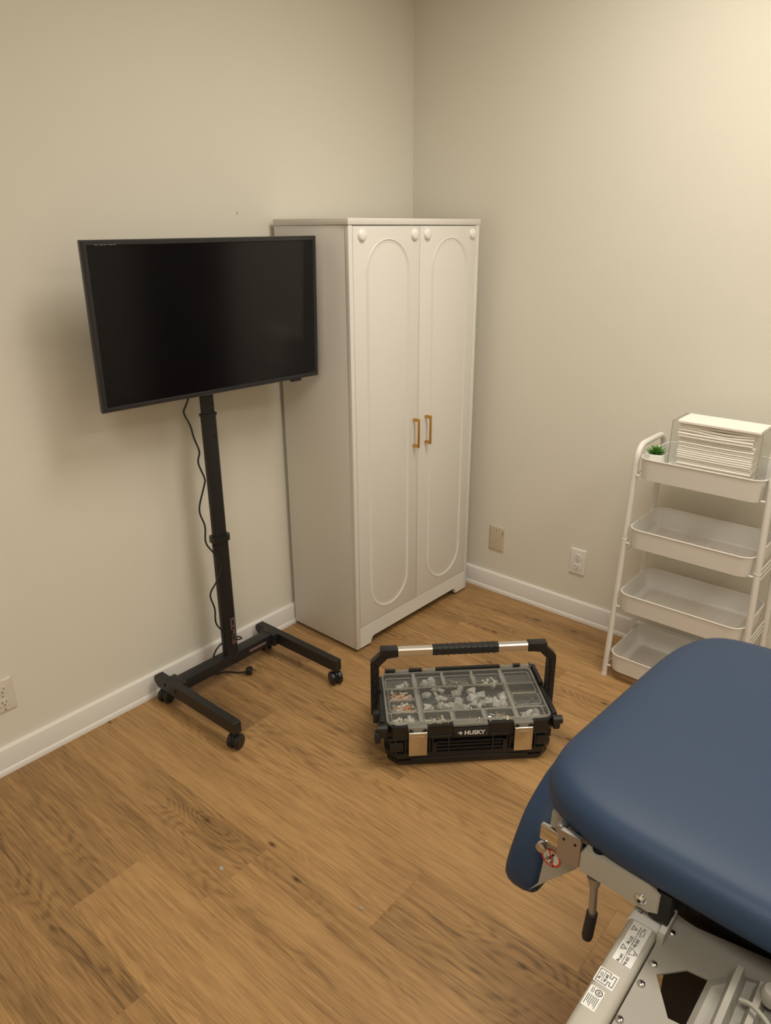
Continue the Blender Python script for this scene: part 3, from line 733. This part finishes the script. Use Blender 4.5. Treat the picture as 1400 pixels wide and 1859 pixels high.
# NB: local x runs along the wall (toward -Y), local y toward the wall; the frame is left-handed, so mirror by hand
EX = Vector((math.sin(TPH), -math.cos(TPH), 0)); NY = Vector((math.cos(TPH), math.sin(TPH), 0))
tr = thing('rolling_trolley', 'white metal four-tier utility trolley against the right wall', 'trolley', (TX, TYy, 0), 0)
def L3(u, v_, z): p = EX*u+NY*v_; return (p.x, p.y, z)
def mapv(b):
    for v in b.verts: v.co = Vector(L3(v.co.x, v.co.y, v.co.z))
    return b
HT = .945
for i, u0 in enumerate((0, TLW)):
    s = 1 if i == 0 else -1
    P_ = []
    for z in (0.0, .3, .56): P_.append((u0+s*TE*z, 0, z))
    P_.append((u0+s*TE*.88, 0, .885))
    for a in [PI/2*k/6 for k in range(1, 7)]: P_.append((u0+s*TE*.92, .05*(1-math.cos(a)), .895+.05*math.sin(a)))
    Q = [(u, TLD-v_, z) for u, v_, z in P_[::-1]]
    b = BM(); sweep(b, P_+Q, circ(.0108, 14)); mapv(b); o = obj('side_frame', b, 'white', tr)
    b = BM()
    for v_ in (0, TLD):
        cyl(b, (u0+s*TE*.59, v_, .588), (u0+s*TE*.592, v_, .592), .0118, seg=14)
        cyl(b, (u0, v_, 0), (u0, v_, .008), .0118, seg=14)
    mapv(b); obj('joint_ring', b, 'white', o)
tiers = [(.909, .075), (.644, .072), (.3816, .072), (.1167, .072)]
tz = []
def rr(u0, u1, v0, v1, r, z, n=6): return [(x, y, z) for x, y in rrect(u0, u1, v0, v1, r, n)]
for k, (zr, h) in enumerate(tiers):
    ua, ub = TE*zr+.013, TLW-TE*zr-.013; va, vb = -.0253, TLD+.0253; zb = zr-h
    b = BM(); r = .045
    # outer shell
    A = rr(ua, ub, va, vb, r, zr); B = rr(ua+.006, ub-.006, va+.006, vb-.006, r-.004, zb)
    C = rr(ua+.0072, ub-.0072, va+.0072, vb-.0072, r-.005, zb+.001); D = rr(ua+.0015, ub-.0015, va+.0015, vb-.0015, r-.001, zr)
    V = [[b.verts.new(p) for p in l] for l in (A, B, C, D)]; n = len(A)
    for a in range(4):
        if a == 1: continue
        P1, P2 = V[a], V[(a+1) % 4]
        for i in range(n): b.faces.new((P1[i], P1[(i+1) % n], P2[(i+1) % n], P2[i]))
    # bottom flange with rectangular opening
    E = rr(ua+.038, ub-.038, va+.034, vb-.034, .012, zb+.001); F = rr(ua+.038, ub-.038, va+.034, vb-.034, .012, zb)
    VE = [b.verts.new(p) for p in E]; VF = [b.verts.new(p) for p in F]
    for i in range(n):
        j = (i+1) % n
        b.faces.new((V[2][i], V[2][j], VE[j], VE[i])); b.faces.new((V[1][i], V[1][j], VF[j], VF[i])); b.faces.new((VE[i], VE[j], VF[j], VF[i]))
    # raised bead around the mesh
    mapv(b); ty = obj('tray', b, 'white', tr)
    b = BM(); sweep(b, [Vector(p) for p in rr(ua, ub, va, vb, r, zr, 8)], circ(.0026, 8), closed=True)
    mapv(b); obj('rim', b, 'white', ty)
    b = BM(); sweep(b, [Vector((p[0], p[1], zb+.002)) for p in rr(ua+.034, ub-.034, va+.030, vb-.030, .02, 0, 5)], circ(.0016, 6), closed=True)
    mapv(b); obj('bead', b, 'white', ty)
    b = BM(); g0, g1, h0, h1 = ua+.036, ub-.036, va+.032, vb-.032; stp = .0052; w_ = .0008
    nx, ny = int((g1-g0)/stp), int((h1-h0)/stp)
    for i in range(nx+1):
        x = g0+(g1-g0)*i/nx; box(b, x-w_, x+w_, h0, h1, zb-.0005, zb+.0004)
    for i in range(ny+1):
        y = h0+(h1-h0)*i/ny; box(b, g0, g1, y-w_, y+w_, zb-.0004, zb+.0005)
    mapv(b); o = obj('wire_mesh', b, 'white', ty, smooth=False); o['kind'] = 'stuff'
    for s_, u in ((1, TE*(zb)), (-1, TLW-TE*zb)):
        b = BM()
        for dz in (-.004, -.024, -.044) if k > 0 else (-.004,):
            cyl(b, (u+s_*.004, .004, zb+dz+.012), (u+s_*.004, TLD-.004, zb+dz+.012), .0022, seg=8) if k < 3 or dz > -.02 else None
        mapv(b); obj('cross_rod', b, 'white', tr)
        b = BM()
        for v_ in (0, TLD):
            y_ = -.010 if v_ == 0 else TLD+.010
            cyl(b, (u+s_*.010, v_-.006 if v_ == 0 else v_+.006, zb+.006), (u+s_*.024, v_-.006 if v_ == 0 else v_+.006, zb+.006), .0035, seg=8)
        mapv(b); obj('screw', b, 'white', tr)
    tz.append((ua, ub, va, vb, zb))
def place_tr(o):
    o.location = (TX, TYy, 0); return o
FZ = tz[0][4]+.0012
# planter
bu, bv = .066, .066
pt = thing('potted_succulent', 'small green succulent in a white faceted pot on the top tray', 'plant', (TX, TYy, 0))
b = BM(); hexa = lambda r, z, rot=0: [(bu+r*math.cos(PI/3*i+.35+rot), bv+r*math.sin(PI/3*i+.35+rot), z) for i in range(6)]
loft(b, [hexa(.032, FZ), hexa(.045, FZ+.036), hexa(.040, FZ+.078), hexa(.033, FZ+.078), hexa(.031, FZ+.066)]); mapv(b); obj('pot', b, 'pot', pt, smooth=False)
b = BM(); loft(b, [hexa(.0315, FZ+.0665), hexa(.0315, FZ+.072)]); mapv(b); obj('soil', b, 'door', pt, smooth=False)
rl = random.Random(3)
for ring_, (cnt, ln, el) in enumerate(((10, .038, .22), (9, .036, .55), (7, .032, .95), (4, .024, 1.3))):
    for i in range(cnt):
        a = 2*PI*i/cnt+ring_*.4+rl.random()*.2; l = ln*(.9+.2*rl.random()); w = .0052
        d = Vector((math.cos(a)*math.cos(el), math.sin(a)*math.cos(el), math.sin(el))); s_ = Vector((-math.sin(a), math.cos(a), 0)); u_ = d.cross(s_)*-1
        base = Vector((bu, bv, FZ+.072)); b = BM(); rings = []
        for t, ww in ((0, .5), (.3, .9), (.65, 1.0), (.88, .5), (1.0, .05)):
            c = base+d*l*t+Vector((0, 0, .006*t*t)); 
            rings.append([c+s_*w*ww, c+u_*w*.35*ww, c-s_*w*ww, c-u_*w*.45*ww])
        loft(b, rings); mapv(b); obj('leaf', b, 'leaf' if rl.random() < .7 else 'leaf2', pt)
# acrylic holder + stack of paper towels
ho = thing('towel_holder', 'clear acrylic holder around the paper towels on the top tray', 'holder', (TX, TYy, 0))
SU0, SU1, SV0, SV1 = .140, .395, .060, .172
b = BM()
box(b, SU0-.028, SU0-.025, SV0-.006, SV1+.012, FZ, FZ+.205, .0006); box(b, SU1+.006, SU1+.009, SV0-.006, SV1+.012, FZ, FZ+.205, .0006)
box(b, SU0-.028, SU1+.009, SV1+.009, SV1+.012, FZ, FZ+.205, .0006); box(b, SU0-.028, SU1+.009, SV0-.006, SV1+.012, FZ, FZ+.003)
box(b, SU0-.045, SU0-.025, SV0-.006, SV0-.003, FZ, FZ+.115); mapv(b); obj('panel', b, 'acryl', ho, smooth=False)
b = BM()
for u in (SU0-.0265, SU1+.0075):
    box(b, u-.0012, u+.0012, SV0-.0072, SV0-.0052, FZ, FZ+.206); box(b, u-.0012, u+.0012, SV0-.006, SV1+.012, FZ+.2045, FZ+.2065)
box(b, SU0-.028, SU1+.009, SV1+.0095, SV1+.0115, FZ+.2045, FZ+.2065)
mapv(b); obj('panel_edge', b, 'acryle', ho, smooth=False)
ntow = 26; z = FZ+.0034; rt = random.Random(11)
H_tot = 1.047-z; hts = [1]*20+[1.25]*5+[2.0]; tot = sum(hts)
for i in range(ntow):
    h = H_tot*hts[i]/tot
    du = (rt.random()-.5)*.004; dv = (rt.random()-.5)*.004; amp = .0
    if i >= 20: du -= .004; dv -= .004
    u0, u1, v0, v1 = SU0+du, SU1-.012+du+(.0 if i < 20 else -.002), SV0+dv+.002, SV1+dv
    if i == 25: u0 -= .002; u1 += .022; v0 -= .006
    if i in (22, 23): amp = .0022
    b = BM(); nseg = 14; loops = []
    for q in range(nseg+1):
        t = q/nseg; u = u0+(u1-u0)*t; w_ = amp*math.sin(t*PI*2.2+.5)-(.0015*i/26*math.sin(t*PI) if i < 25 else 0)
        gp = h*.10
        loops.append([(u, v0+h*.25, z+w_*(.4)+gp), (u, v0, z+h*.35+w_), (u, v0, z+h*.75+w_), (u, v0+h*.25, z+h+w_), (u, v1, z+h), (u, v1, z+gp*.2)])
    loft(b, loops); mapv(b)
    o = obj('paper_towel', b, 'paper'); place_tr(o)
    if i == 25: tag(o, 'topmost folded white paper towel of the stack in the clear holder', 'paper towel', 'folded paper towels on the top tray')
    elif i >= 20: tag(o, ['first loose folded paper towel above the tightly packed ones', 'loose folded paper towel between the packed ones and the wavy pair', 'lower of the two wavy folded paper towels in the stack', 'upper of the two wavy folded paper towels in the stack', 'folded paper towel directly beneath the topmost one'][i-20], 'paper towel', 'folded paper towels on the top tray')
    else: tag(o, 'folded white paper towel in the tight lower part of the stack', 'paper towel', 'folded paper towels on the top tray')
    z += h
b = BM(); 
prof = [(.026, 0), (.034, .004), (.037, .055), (.0385, .0565), (.0375, .0555), (.0355, .005), (.025, .002)]
lathe(b, prof, (.447, .022+.006, FZ), 24); 
mapv(b); o = obj('plastic_cup', b, 'acryl'); place_tr(o); tag(o, 'small clear plastic cup at right end of the top tray', 'cup')

# ================================================================ TREATMENT TABLE
tt = thing('treatment_table', 'blue padded treatment table with beige steel frame at the lower right', 'treatment table', (-1.6, -2.1, 0))
OX, OY = -1.6, -2.1
def shift(b):
    for v in b.verts: v.co -= Vector((OX, OY, 0))
    return b
near = [(-1.967, -2.149), (-1.962, -2.02), (-1.957, -1.94), (-1.948, -1.885), (-1.930, -1.835), (-1.900, -1.795), (-1.860, -1.775), (-1.80, -1.768), (-1.70, -1.774), (-1.58, -1.782), (-1.44, -1.793), (-1.36, -1.806), (-1.30, -1.832), (-1.262, -1.875), (-1.247, -1.94), (-1.243, -2.04), (-1.243, -2.149)]
out = near+[(x, -4.30-y) for x, y in near[-2:0:-1]]
outl = [Vector((x, y, 0)) for x, y in out]
SP = spline(outl, 6, True)
# resample evenly
def resample(P, n):
    d = [0]
    for i in range(len(P)): d.append(d[-1]+(P[(i+1) % len(P)]-P[i]).length)
    o = []; j = 0
    for k in range(n):
        s = d[-1]*k/n
        while d[j+1] < s: j += 1
        t = (s-d[j])/(d[j+1]-d[j]); o.append(P[j].lerp(P[(j+1) % len(P)], t))
    return o
SP = resample(SP, 140)
def inset(P, a):
    n = len(P); o = []
    for i in range(n):
        t = (P[(i+2) % n]-P[i-2]).normalized(); q = Vector((t.y, -t.x, 0)); o.append(P[i]-q*a*SGN)
    return o
area_ = sum(SP[i].x*SP[(i+1) % 140].y-SP[(i+1) % 140].x*SP[i].y for i in range(140)); SGN = 1 if area_ > 0 else -1
ZT, TH = .835, .070
b = BM(); loops = []
prof = [(.030, -.070), (.012, -.069), (.004, -.062), (.0, -.046), (.001, -.033), (.006, -.020), (.016, -.010), (.030, -.005), (.046, -.0022)]
for a, dz in prof: loops.append([(p.x, p.y, ZT+dz) for p in inset(SP, a)])
c0 = Vector((-1.587, -2.15, 0))
for f, dz in ((.94, -.0005), (.86, .001), (.7, .002), (.4, .0024), (.12, .0025)): loops.append([(c0.x+(p.x-c0.x)*f, c0.y+(p.y-c0.y)*f, ZT+dz) for p in inset(SP, .046)])
loft(b, loops); shift(b); obj('cushion', b, 'vinyl', tt)
b = BM(); loft(b, [[(p.x, p.y, z) for p in inset(SP, .045)] for z in (ZT-TH-.012, ZT-TH+.004)]); shift(b); obj('cushion_board', b, 'dark', tt)
# hanging side cushion
b = BM()
o2d = [(-1.43, .706), (-1.52, .717), (-1.62, .723), (-1.745, .726), (-1.805, .706), (-1.850, .672), (-1.882, .616), (-1.897, .567), (-1.892, .538), (-1.870, .523), (-1.80, .520), (-1.65, .520), (-1.50, .520), (-1.425, .528), (-1.395, .565), (-1.385, .62), (-1.395, .67)]
SS = resample(spline([Vector((x, z, 0)) for x, z in o2d], 6, True), 110)
ar = sum(SS[i].x*SS[(i+1) % 110].y-SS[(i+1) % 110].x*SS[i].y for i in range(110))
def inset2(P, a):
    n = len(P); o = []
    for i in range(n):
        t = (P[(i+2) % n]-P[i-2]).normalized(); q = Vector((t.y, -t.x, 0)); o.append(P[i]-q*a*(1 if ar > 0 else -1))
    return o
loops = []
for a, y in ((.030, -1.787), (.012, -1.7855), (.004, -1.779), (0, -1.764), (0, -1.744), (.004, -1.730), (.010, -1.722), (.020, -1.717), (.032, -1.7155)): loops.append([(p.x, y+(p.y-.62)*-.08, p.y) for p in inset2(SS, a)])
loft(b, loops)
shift(b); obj('side_cushion', b, 'vinyl', tt)
# gusset with sticker
GX = -1.893
gp = [(-1.800, .748), (-1.797, .70), (-1.791, .62), (-1.786, .575), (-1.768, .545), (-1.800, .588), (-1.848, .648), (-1.880, .700), (-1.884, .748)]
b = BM(); prism(b, gp, GX, GX+.004, 'x'); shift(b); gu = obj('side_bracket', b, 'frame', tt)
def sticker(c, r, T):
    b = BM(); b.faces.new([b.verts.new(T @ Vector((r*math.cos(2*PI*i/28), r*math.sin(2*PI*i/28), 0))) for i in range(28)]); shift(b); s = obj('no_sitting_sticker', b, 'label', gu, smooth=False, label='round white sticker with red ring and slash')
    b = BM(); T2 = T @ Matrix.Translation((0, 0, .0004)); n = 32
    for i in range(n):
        a, c_ = 2*PI*i/n, 2*PI*(i+1)/n
        b.faces.new([b.verts.new(T2 @ Vector((q*math.cos(t), q*math.sin(t), 0))) for q, t in ((r, a), (r, c_), (r*.80, c_), (r*.80, a))])
    stroke(b, [(-r*.62, r*.62), (r*.62, -r*.62)], r*.16, T2); shift(b); obj('ring_print', b, 'inkr', s, smooth=False)
    b = BM(); T3 = T @ Matrix.Translation((0, 0, .0003))
    b.faces.new([b.verts.new(T3 @ Vector((.15*r*math.cos(t)-.05*r, .15*r*math.sin(t)+.5*r, 0))) for t in [2*PI*i/12 for i in range(12)]])
    stroke(b, [(-.05*r, .32*r), (-.12*r, -.15*r), (.28*r, -.18*r), (.30*r, -.55*r)], r*.17, T3); stroke(b, [(-.08*r, .2*r), (.22*r, .05*r)], r*.10, T3); stroke(b, [(-.35*r, -.3*r), (-.05*r, -.42*r), (-.25*r, -.62*r)], r*.1, T3)
    shift(b); obj('figure_print', b, 'ink', s, smooth=False)
# face normal -x : u -> -y (right as seen), v -> z
TS = Matrix.Translation((GX-.0006, -1.806, .648)) @ Matrix(((0, 0, -1), (-1, 0, 0), (0, 1, 0))).to_4x4() @ Matrix.Rotation(-.5, 4, 'Z')
sticker(None, .0185, TS)
# chrome slide bar, stop knob, clamp plate
b = BM(); box(b, -1.9295, -1.920, -1.895, -1.798, .714, .7435, .0015); shift(b); obj('slide_bar', b, 'chrome', tt)
b = BM(); lathe(b, [(.004, 0), (.0085, .001), (.0095, .006), (.009, .011), (.004, .013)], seg=18, T=Matrix.Translation((-1.922, -1.803, .698)) @ Matrix.Rotation(-PI/2, 4, 'Y')); shift(b); obj('stop_knob', b, 'steel', tt)
b = BM(); pp = rrect(-1.878, -1.840, .720, .778, .005, 4); prism(b, pp, -1.952, -1.944, 'x'); shift(b); cpp = obj('clamp_plate', b, 'steel2', tt)
b = BM()
for y in (-1.850, -1.869): cyl(b, (-1.9518, y, .763), (-1.9527, y, .763), .0024, seg=10)
shift(b); obj('hole', b, 'dark', cpp)
b = BM(); cyl(b, (-1.944, -1.858, .762), (-1.92, -1.858, .762), .010, seg=14); cyl(b, (-1.944, -1.838, .768), (-1.915, -1.838, .768), .008, seg=14); shift(b); obj('clamp_roller', b, 'steel2', cpp)
# arm
b = BM(); ap = [(-1.880, .722), (-1.880, .757), (-1.885, .766), (-1.985, .766), (-2.004, .756), (-2.004, .722), (-1.990, .716)]
prism(b, ap, -1.955, -1.930, 'x'); shift(b)
bmesh.ops.bevel(b, geom=[e for e in b.edges if abs(e.verts[0].co.x-e.verts[1].co.x) < 1e-5], offset=.0015, segments=2, affect='EDGES')
arm = obj('support_arm', b, 'frame', tt)
b = BM(); lathe(b, [(.0075, 0), (.0075, .003), (.005, .0055), (.002, .006)], seg=18, T=Matrix.Translation((-1.9553, -1.978, .735)) @ Matrix.Rotation(-PI/2, 4, 'Y')); lathe(b, [(.0095, 0), (.0095, .0012)], seg=18, T=Matrix.Translation((-1.955, -1.978, .735)) @ Matrix.Rotation(-PI/2, 4, 'Y')); shift(b); bo = obj('bolt', b, 'chrome', arm)
b = BM(); cyl(b, (-1.9608, -1.978, .735), (-1.9616, -1.978, .735), .0032, seg=6); shift(b); obj('bolt_socket', b, 'dark', bo)
b = BM(); cyl(b, (-1.940, -1.903, .7662), (-1.940, -1.903, .7672), .010, seg=20); shift(b); obj('notch_disc', b, 'dark', arm)  # black disc added as the dark notch in the arm top
b = BM(); box(b, -1.95, -1.925, -2.02, -1.99, .705, .760, .002); box(b, -1.905, -1.86, -2.03, -1.99, .70, .762); shift(b); obj('pivot_block', b, 'dark', tt)
# lever
b = BM(); cyl(b, (-1.945, -1.903, .716), (-1.948, -1.905, .702), .012, .008, 14); cyl(b, (-1.946, -1.904, .712), (-1.952, -1.909, .650), .0062, seg=12); shift(b); lv = obj('lever', b, 'steel2', tt)
b = BM(); lathe(b, [(.0070, 0), (.0088, .001), (.0090, .052), (.0078, .058), (.003, .060)], seg=16, T=Matrix.Translation((-1.952, -1.909, .652)) @ Matrix.Rotation(PI+.06, 4, 'X')); shift(b); obj('lever_grip', b, 'rubber', lv)
# longitudinal tubes
def ltube(y0, y1, name='frame_tube'):
    b = BM(); loft(b, [[(x, y, z) for y, z in rrect(y0, y1, .648, .690, .008, 4)] for x in (-2.45, -1.955 if y1 > -1.97 else -1.2)]); shift(b); return obj(name, b, 'frame', tt)
ft = ltube(-2.010, -1.966); ltube(-2.335, -2.291)
b = BM(); loft(b, [[(x, y, z) for y, z in rrect(-2.0115, -1.9645, .6465, .6915, .008, 4)] for x in (-1.955, -1.915)]); 
shift(b); cap = obj('end_cap', b, 'label', ft)
b = BM(); box(b, -1.965, -1.905, -2.021, -2.0105, .675, .699, .002); shift(b); ls = obj('logo_strip', b, 'frame', ft)
b = BM(); box(b, -1.960, -1.910, -2.0205, -2.0115, .6991, .6995); shift(b); lb = obj('logo_label', b, 'label', ls)
TU = lambda x, y, z=.6998: Matrix.Translation((x, y, z)) @ Matrix.Rotation(PI, 4, 'Z')
b = BM(); T = TU(-1.918, -2.016); stroke(b, [(-.0015, 0), (.0035, 0)], .0065, T); shift(b); obj('logo_print', b, 'inkp', lb, smooth=False)
b = BM(); 
for i in range(7): stroke(b, [(.007+i*.0032, -.0022), (.0088+i*.0032, .0018)], .0009, T)
stroke(b, [(-.004, -.0034), (.026, -.0034)], .0007, T)
shift(b); obj('print_line', b, 'inkl', lb, smooth=False)
b = BM(); T = TU(-1.934, -1.988, .6920)
stroke(b, [(.006, -.014), (.006, -.009), (.002, -.010)], .0014, T); stroke(b, [(-.006, .010), (.004, .010)], .0009, T); stroke(b, [(.004, .006), (.004, .016)], .0009, T); stroke(b, [(-.002, .002), (.0, .004)], .003, T)
shift(b); obj('print_line', b, 'ink', cap, smooth=False)
def flat_label(x0, x1, y0, y1, r, z=.6904):
    b = BM(); b.faces.new([b.verts.new((x, y, z)) for x, y in rrect(x0, x1, y0, y1, r, 4)]); shift(b); return obj('label', b, 'label', ft, smooth=False)
lz = .6908
l1 = flat_label(-2.036, -1.957, -2.002, -1.975, .002)
b = BM(); T = TU(-1.9965, -1.9885, lz); lw = .0009
# u: -.038..+.038 reading direction, v up
stroke(b, [(-.034, -.0005), (-.018, -.0005)], lw, T)
stroke(b, [(-.026, -.0035), (-.0305, -.0105), (-.0215, -.0105)], lw, T, True); stroke(b, [(-.026, -.0065), (-.026, -.0080)], lw*.8, T)
stroke(b, [(-.0325, .003), (-.0305, .005), (-.0325, .007), (-.0345, .005)], lw*.8, T, True); stroke(b, [(-.0295, .0025), (-.022, .0025), (-.020, .0075), (-.0275, .0075)], lw*.8, T, True); stroke(b, [(-.020, .0025), (-.0165, .0045)], lw, T)
for v_ in (-.0012, .0008): stroke(b, [(-.0155, v_), (-.0135, v_)], lw*.6, T)
stroke(b, [(-.0115, -.0002), (.0035, -.0002)], lw, T)
stroke(b, [(.006, -.0005), (.020, -.0005)], lw, T)
stroke(b, [(.013, -.0035), (.0085, -.0105), (.0175, -.0105)], lw, T, True); stroke(b, [(.013, -.0065), (.013, -.0080)], lw*.8, T)
stroke(b, [(.007, .002), (.0195, .002), (.0165, .0085), (.0100, .0085)], lw*.9, T, True); stroke(b, [(.0115, .0090), (.0115, .0120), (.0150, .0120), (.0150, .0090)], lw*.8, T)
for v_ in (-.0012, .0008): stroke(b, [(.0215, v_), (.0235, v_)], lw*.6, T)
stroke(b, [(.0250, -.0002), (.0385, -.0002)], lw, T)
text_bm('500 lbs', .0058, T @ Matrix.Translation((-.004, .0040, 0)), .00012, b); text_bm('227 kg', .0058, T @ Matrix.Translation((-.004, -.0048, 0)), .00012, b)
text_bm('550 lbs', .0055, T @ Matrix.Translation((.0315, .0040, 0)), .00012, b); text_bm('249 kg', .0055, T @ Matrix.Translation((.0315, -.0048, 0)), .00012, b)
shift(b); obj('load_print', b, 'ink', l1, smooth=False)
l2 = flat_label(-2.083, -2.057, -1.996, -1.968, .001)
b = BM(); T = TU(-2.070, -1.982, lz)
stroke(b, [(-.0105, -.0115), (.0105, -.0115), (.0105, .0035), (.0035, .0035), (.0035, .0070), (.0085, .0070), (.0085, .0115), (-.0085, .0115), (-.0085, .0070), (-.0035, .0070), (-.0035, .0035), (-.0105, .0035)], .0009, T, True)
stroke(b, [(-.008, -.0040), (.008, -.0040)], .0007, T)
text_bm('280 lbs', .0050, T @ Matrix.Translation((0, -.0003, 0)), .0001, b); text_bm('127 kg', .0050, T @ Matrix.Translation((0, -.0078, 0)), .0001, b)
shift(b); obj('load_print', b, 'ink', l2, smooth=False)
l3 = flat_label(-2.125, -2.090, -1.990, -1.970, .002)
b = BM(); T = TU(-2.1075, -1.980, lz)
n = 24
for i in range(n): stroke(b, [(-.0110+.0045*math.cos(2*PI*i/n), .0035+.0045*math.sin(2*PI*i/n)), (-.0110+.0045*math.cos(2*PI*(i+1)/n), .0035+.0045*math.sin(2*PI*(i+1)/n))], .0010, T)
stroke(b, [(-.0125, .0015), (-.0125, .0055)], .0009, T); stroke(b, [(-.0095, .0015), (-.0095, .0055)], .0009, T); stroke(b, [(-.0125, .0035), (-.0095, .0035)], .0009, T)
for v_ in (-.0040, -.0062): stroke(b, [(-.0150, v_), (-.0070, v_)], .0008, T)
for q, v_ in enumerate((.0068, .0044, .0020, -.0004, -.0028, -.0052, -.0074)): stroke(b, [(-.0030, v_), (.0135-.0025*(q % 3), v_)], .0008, T)
shift(b); obj('approval_print', b, 'ink', l3, smooth=False)
# deck plate with hexagonal opening and curved front edge
hexh = [(-2.014, -2.031), (-1.979, -2.062), (-1.972, -2.106), (-2.003, -2.112), (-2.058, -2.105), (-2.064, -2.066)]
edge = [(-1.915, -2.0125), (-1.897, -2.014), (-1.901, -2.030), (-1.903, -2.050), (-1.899, -2.075), (-1.895, -2.100), (-1.888, -2.146), (-1.884, -2.20), (-1.884, -2.290)]
outer = edge+[(-2.44, -2.290), (-2.44, -2.0125)]
b = BM()
for z in (.683, .680):
    vo_ = [b.verts.new((x, y, z)) for x, y in outer]; vh = [b.verts.new((x, y, z)) for x, y in hexh]
    eo = [b.edges.new((vo_[i], vo_[(i+1) % len(vo_)])) for i in range(len(vo_))]; eh = [b.edges.new((vh[i], vh[(i+1) % 6])) for i in range(6)]
    bmesh.ops.triangle_fill(b, edges=eo+eh, use_beauty=True)
    if z == .683: VO, VH = vo_, vh
    else:
        for A, B in ((VO, vo_), (VH, vh)):
            for i in range(len(A)): b.faces.new((A[i], A[(i+1) % len(A)], B[(i+1) % len(A)], B[i]))
shift(b); dk = obj('deck_plate', b, 'deck', tt)
for x, y in ((-1.936, -2.0245), (-2.002, -2.0225), (-2.041, -2.0205), (-2.107, -2.0180)):
    b = BM(); lathe(b, [(.0058, 0), (.0056, .0016), (.0040, .0034), (.0015, .0042)], (x, y, .6832), 16); shift(b); s = obj('screw', b, 'chrome', dk)
    b = BM(); cyl(b, (x, y, .6868), (x, y, .6878), .0020, seg=6); shift(b); obj('screw_socket', b, 'dark', s)
b = BM(); box(b, -1.875, -1.830, -2.40, -1.99, .655, .700, .003); box(b, -1.30, -1.255, -2.40, -1.80, .655, .700, .003); shift(b); obj('cross_or_void_bar', b, 'dark', tt)  # added black bars; the front one stands for the dark void under the pad
b = BM(); box(b, -1.90, -1.22, -2.05, -2.02, .700, .7535, .003); box(b, -1.90, -1.22, -2.33, -2.30, .690, .7535, .003); shift(b); obj('cushion_rail', b, 'dark', tt)
b = BM(); box(b, -1.902, -1.896, -2.288, -2.016, .42, .6795); box(b, -2.40, -1.903, -2.112, -2.108, .52, .6795); shift(b); obj('hole_shade_plate', b, 'dark', tt)  # dark plates added under the deck so the hexagonal opening looks shaded inside
# moulded motor housing
b = BM()
hp = [(-1.985, -2.090), (-1.950, -2.118), (-1.935, -2.160), (-1.935, -2.250), (-2.22, -2.250), (-2.22, -2.085)]
loft(b, [[(x, y, .6835) for x, y in hp], [(x*.998-.004, y, .692) for x, y in hp], [(x-.012 if x > -2 else x+.006, y-.008 if y > -2.15 else y, .701) for x, y in hp]])
shift(b); hs_ = obj('motor_housing', b, 'frame2', tt, smooth=False)
b = BM()
for q in range(3): 
    y = -2.122-q*.030
    prism(b, [(y+.010, .700), (y+.004, .724), (y-.004, .724), (y-.010, .700)], -2.20, -1.962-q*.004, 'x')
shift(b); obj('housing_rib', b, 'frame2', hs_)
b = BM(); lathe(b, [(.014, 0), (.014, .014), (.011, .019), (.003, .020)], (-1.985, -2.166, .722), 20); shift(b); obj('housing_knob', b, 'frame2', hs_)
b = BM(); sweep(b, spline([(-2.015, -2.135, .727), (-2.018, -2.150, .733), (-2.030, -2.172, .733), (-2.050, -2.190, .730), (-2.090, -2.20, .727)], 5), circ(.0032, 8)); shift(b); obj('air_hose', b, 'frame2', hs_)
# lift base (hidden under the frame)
b = BM(); box(b, -2.05, -1.35, -2.30, -2.24, .03, .08, .005); box(b, -1.45, -1.39, -2.42, -2.06, .03, .08, .005); box(b, -2.05, -1.99, -2.42, -2.16, .03, .08, .005); shift(b); obj('base_frame', b, 'frame', tt)
b = BM(); box(b, -1.76, -1.66, -2.32, -2.22, .078, .45, .006); box(b, -1.745, -1.675, -2.305, -2.235, .44, .66, .005); shift(b); obj('lift_column', b, 'frame', tt)
b = BM(); box(b, -1.80, -1.62, -2.34, -2.0, .640, .657, .002); shift(b); obj('column_plate', b, 'frame', tt)
for x, y in ((-2.02, -2.40), (-2.02, -2.18), (-1.42, -2.40), (-1.42, -2.08)):
    b = BM(); cyl(b, (x, y, 0), (x, y, .032), .018, .014, 16); shift(b); obj('foot', b, 'rubber', tt)

# ================================================================ crumbs on the floor
for i, (x, y, s_, lab) in enumerate(((-1.931, -.862, .007, 'larger pale plaster crumb on the floor, left of the other crumb'), (-1.775, -1.245, .005, 'smaller pale crumb on the floor, nearer the treatment table'))):
    b = BM(); r = random.Random(i); T = Matrix.Translation((x, y, .0012))
    vs = bmesh.ops.create_icosphere(b, subdivisions=1, radius=s_, matrix=T)['verts']
    for v in vs: v.co.z = max(.0001, .0012+(v.co.z-.0012)*.25); v.co.x += (r.random()-.5)*s_*.6; v.co.y += (r.random()-.5)*s_*.6
    o = obj('floor_crumb', b, 'debris'); tag(o, lab, 'debris', 'crumbs on the floor')
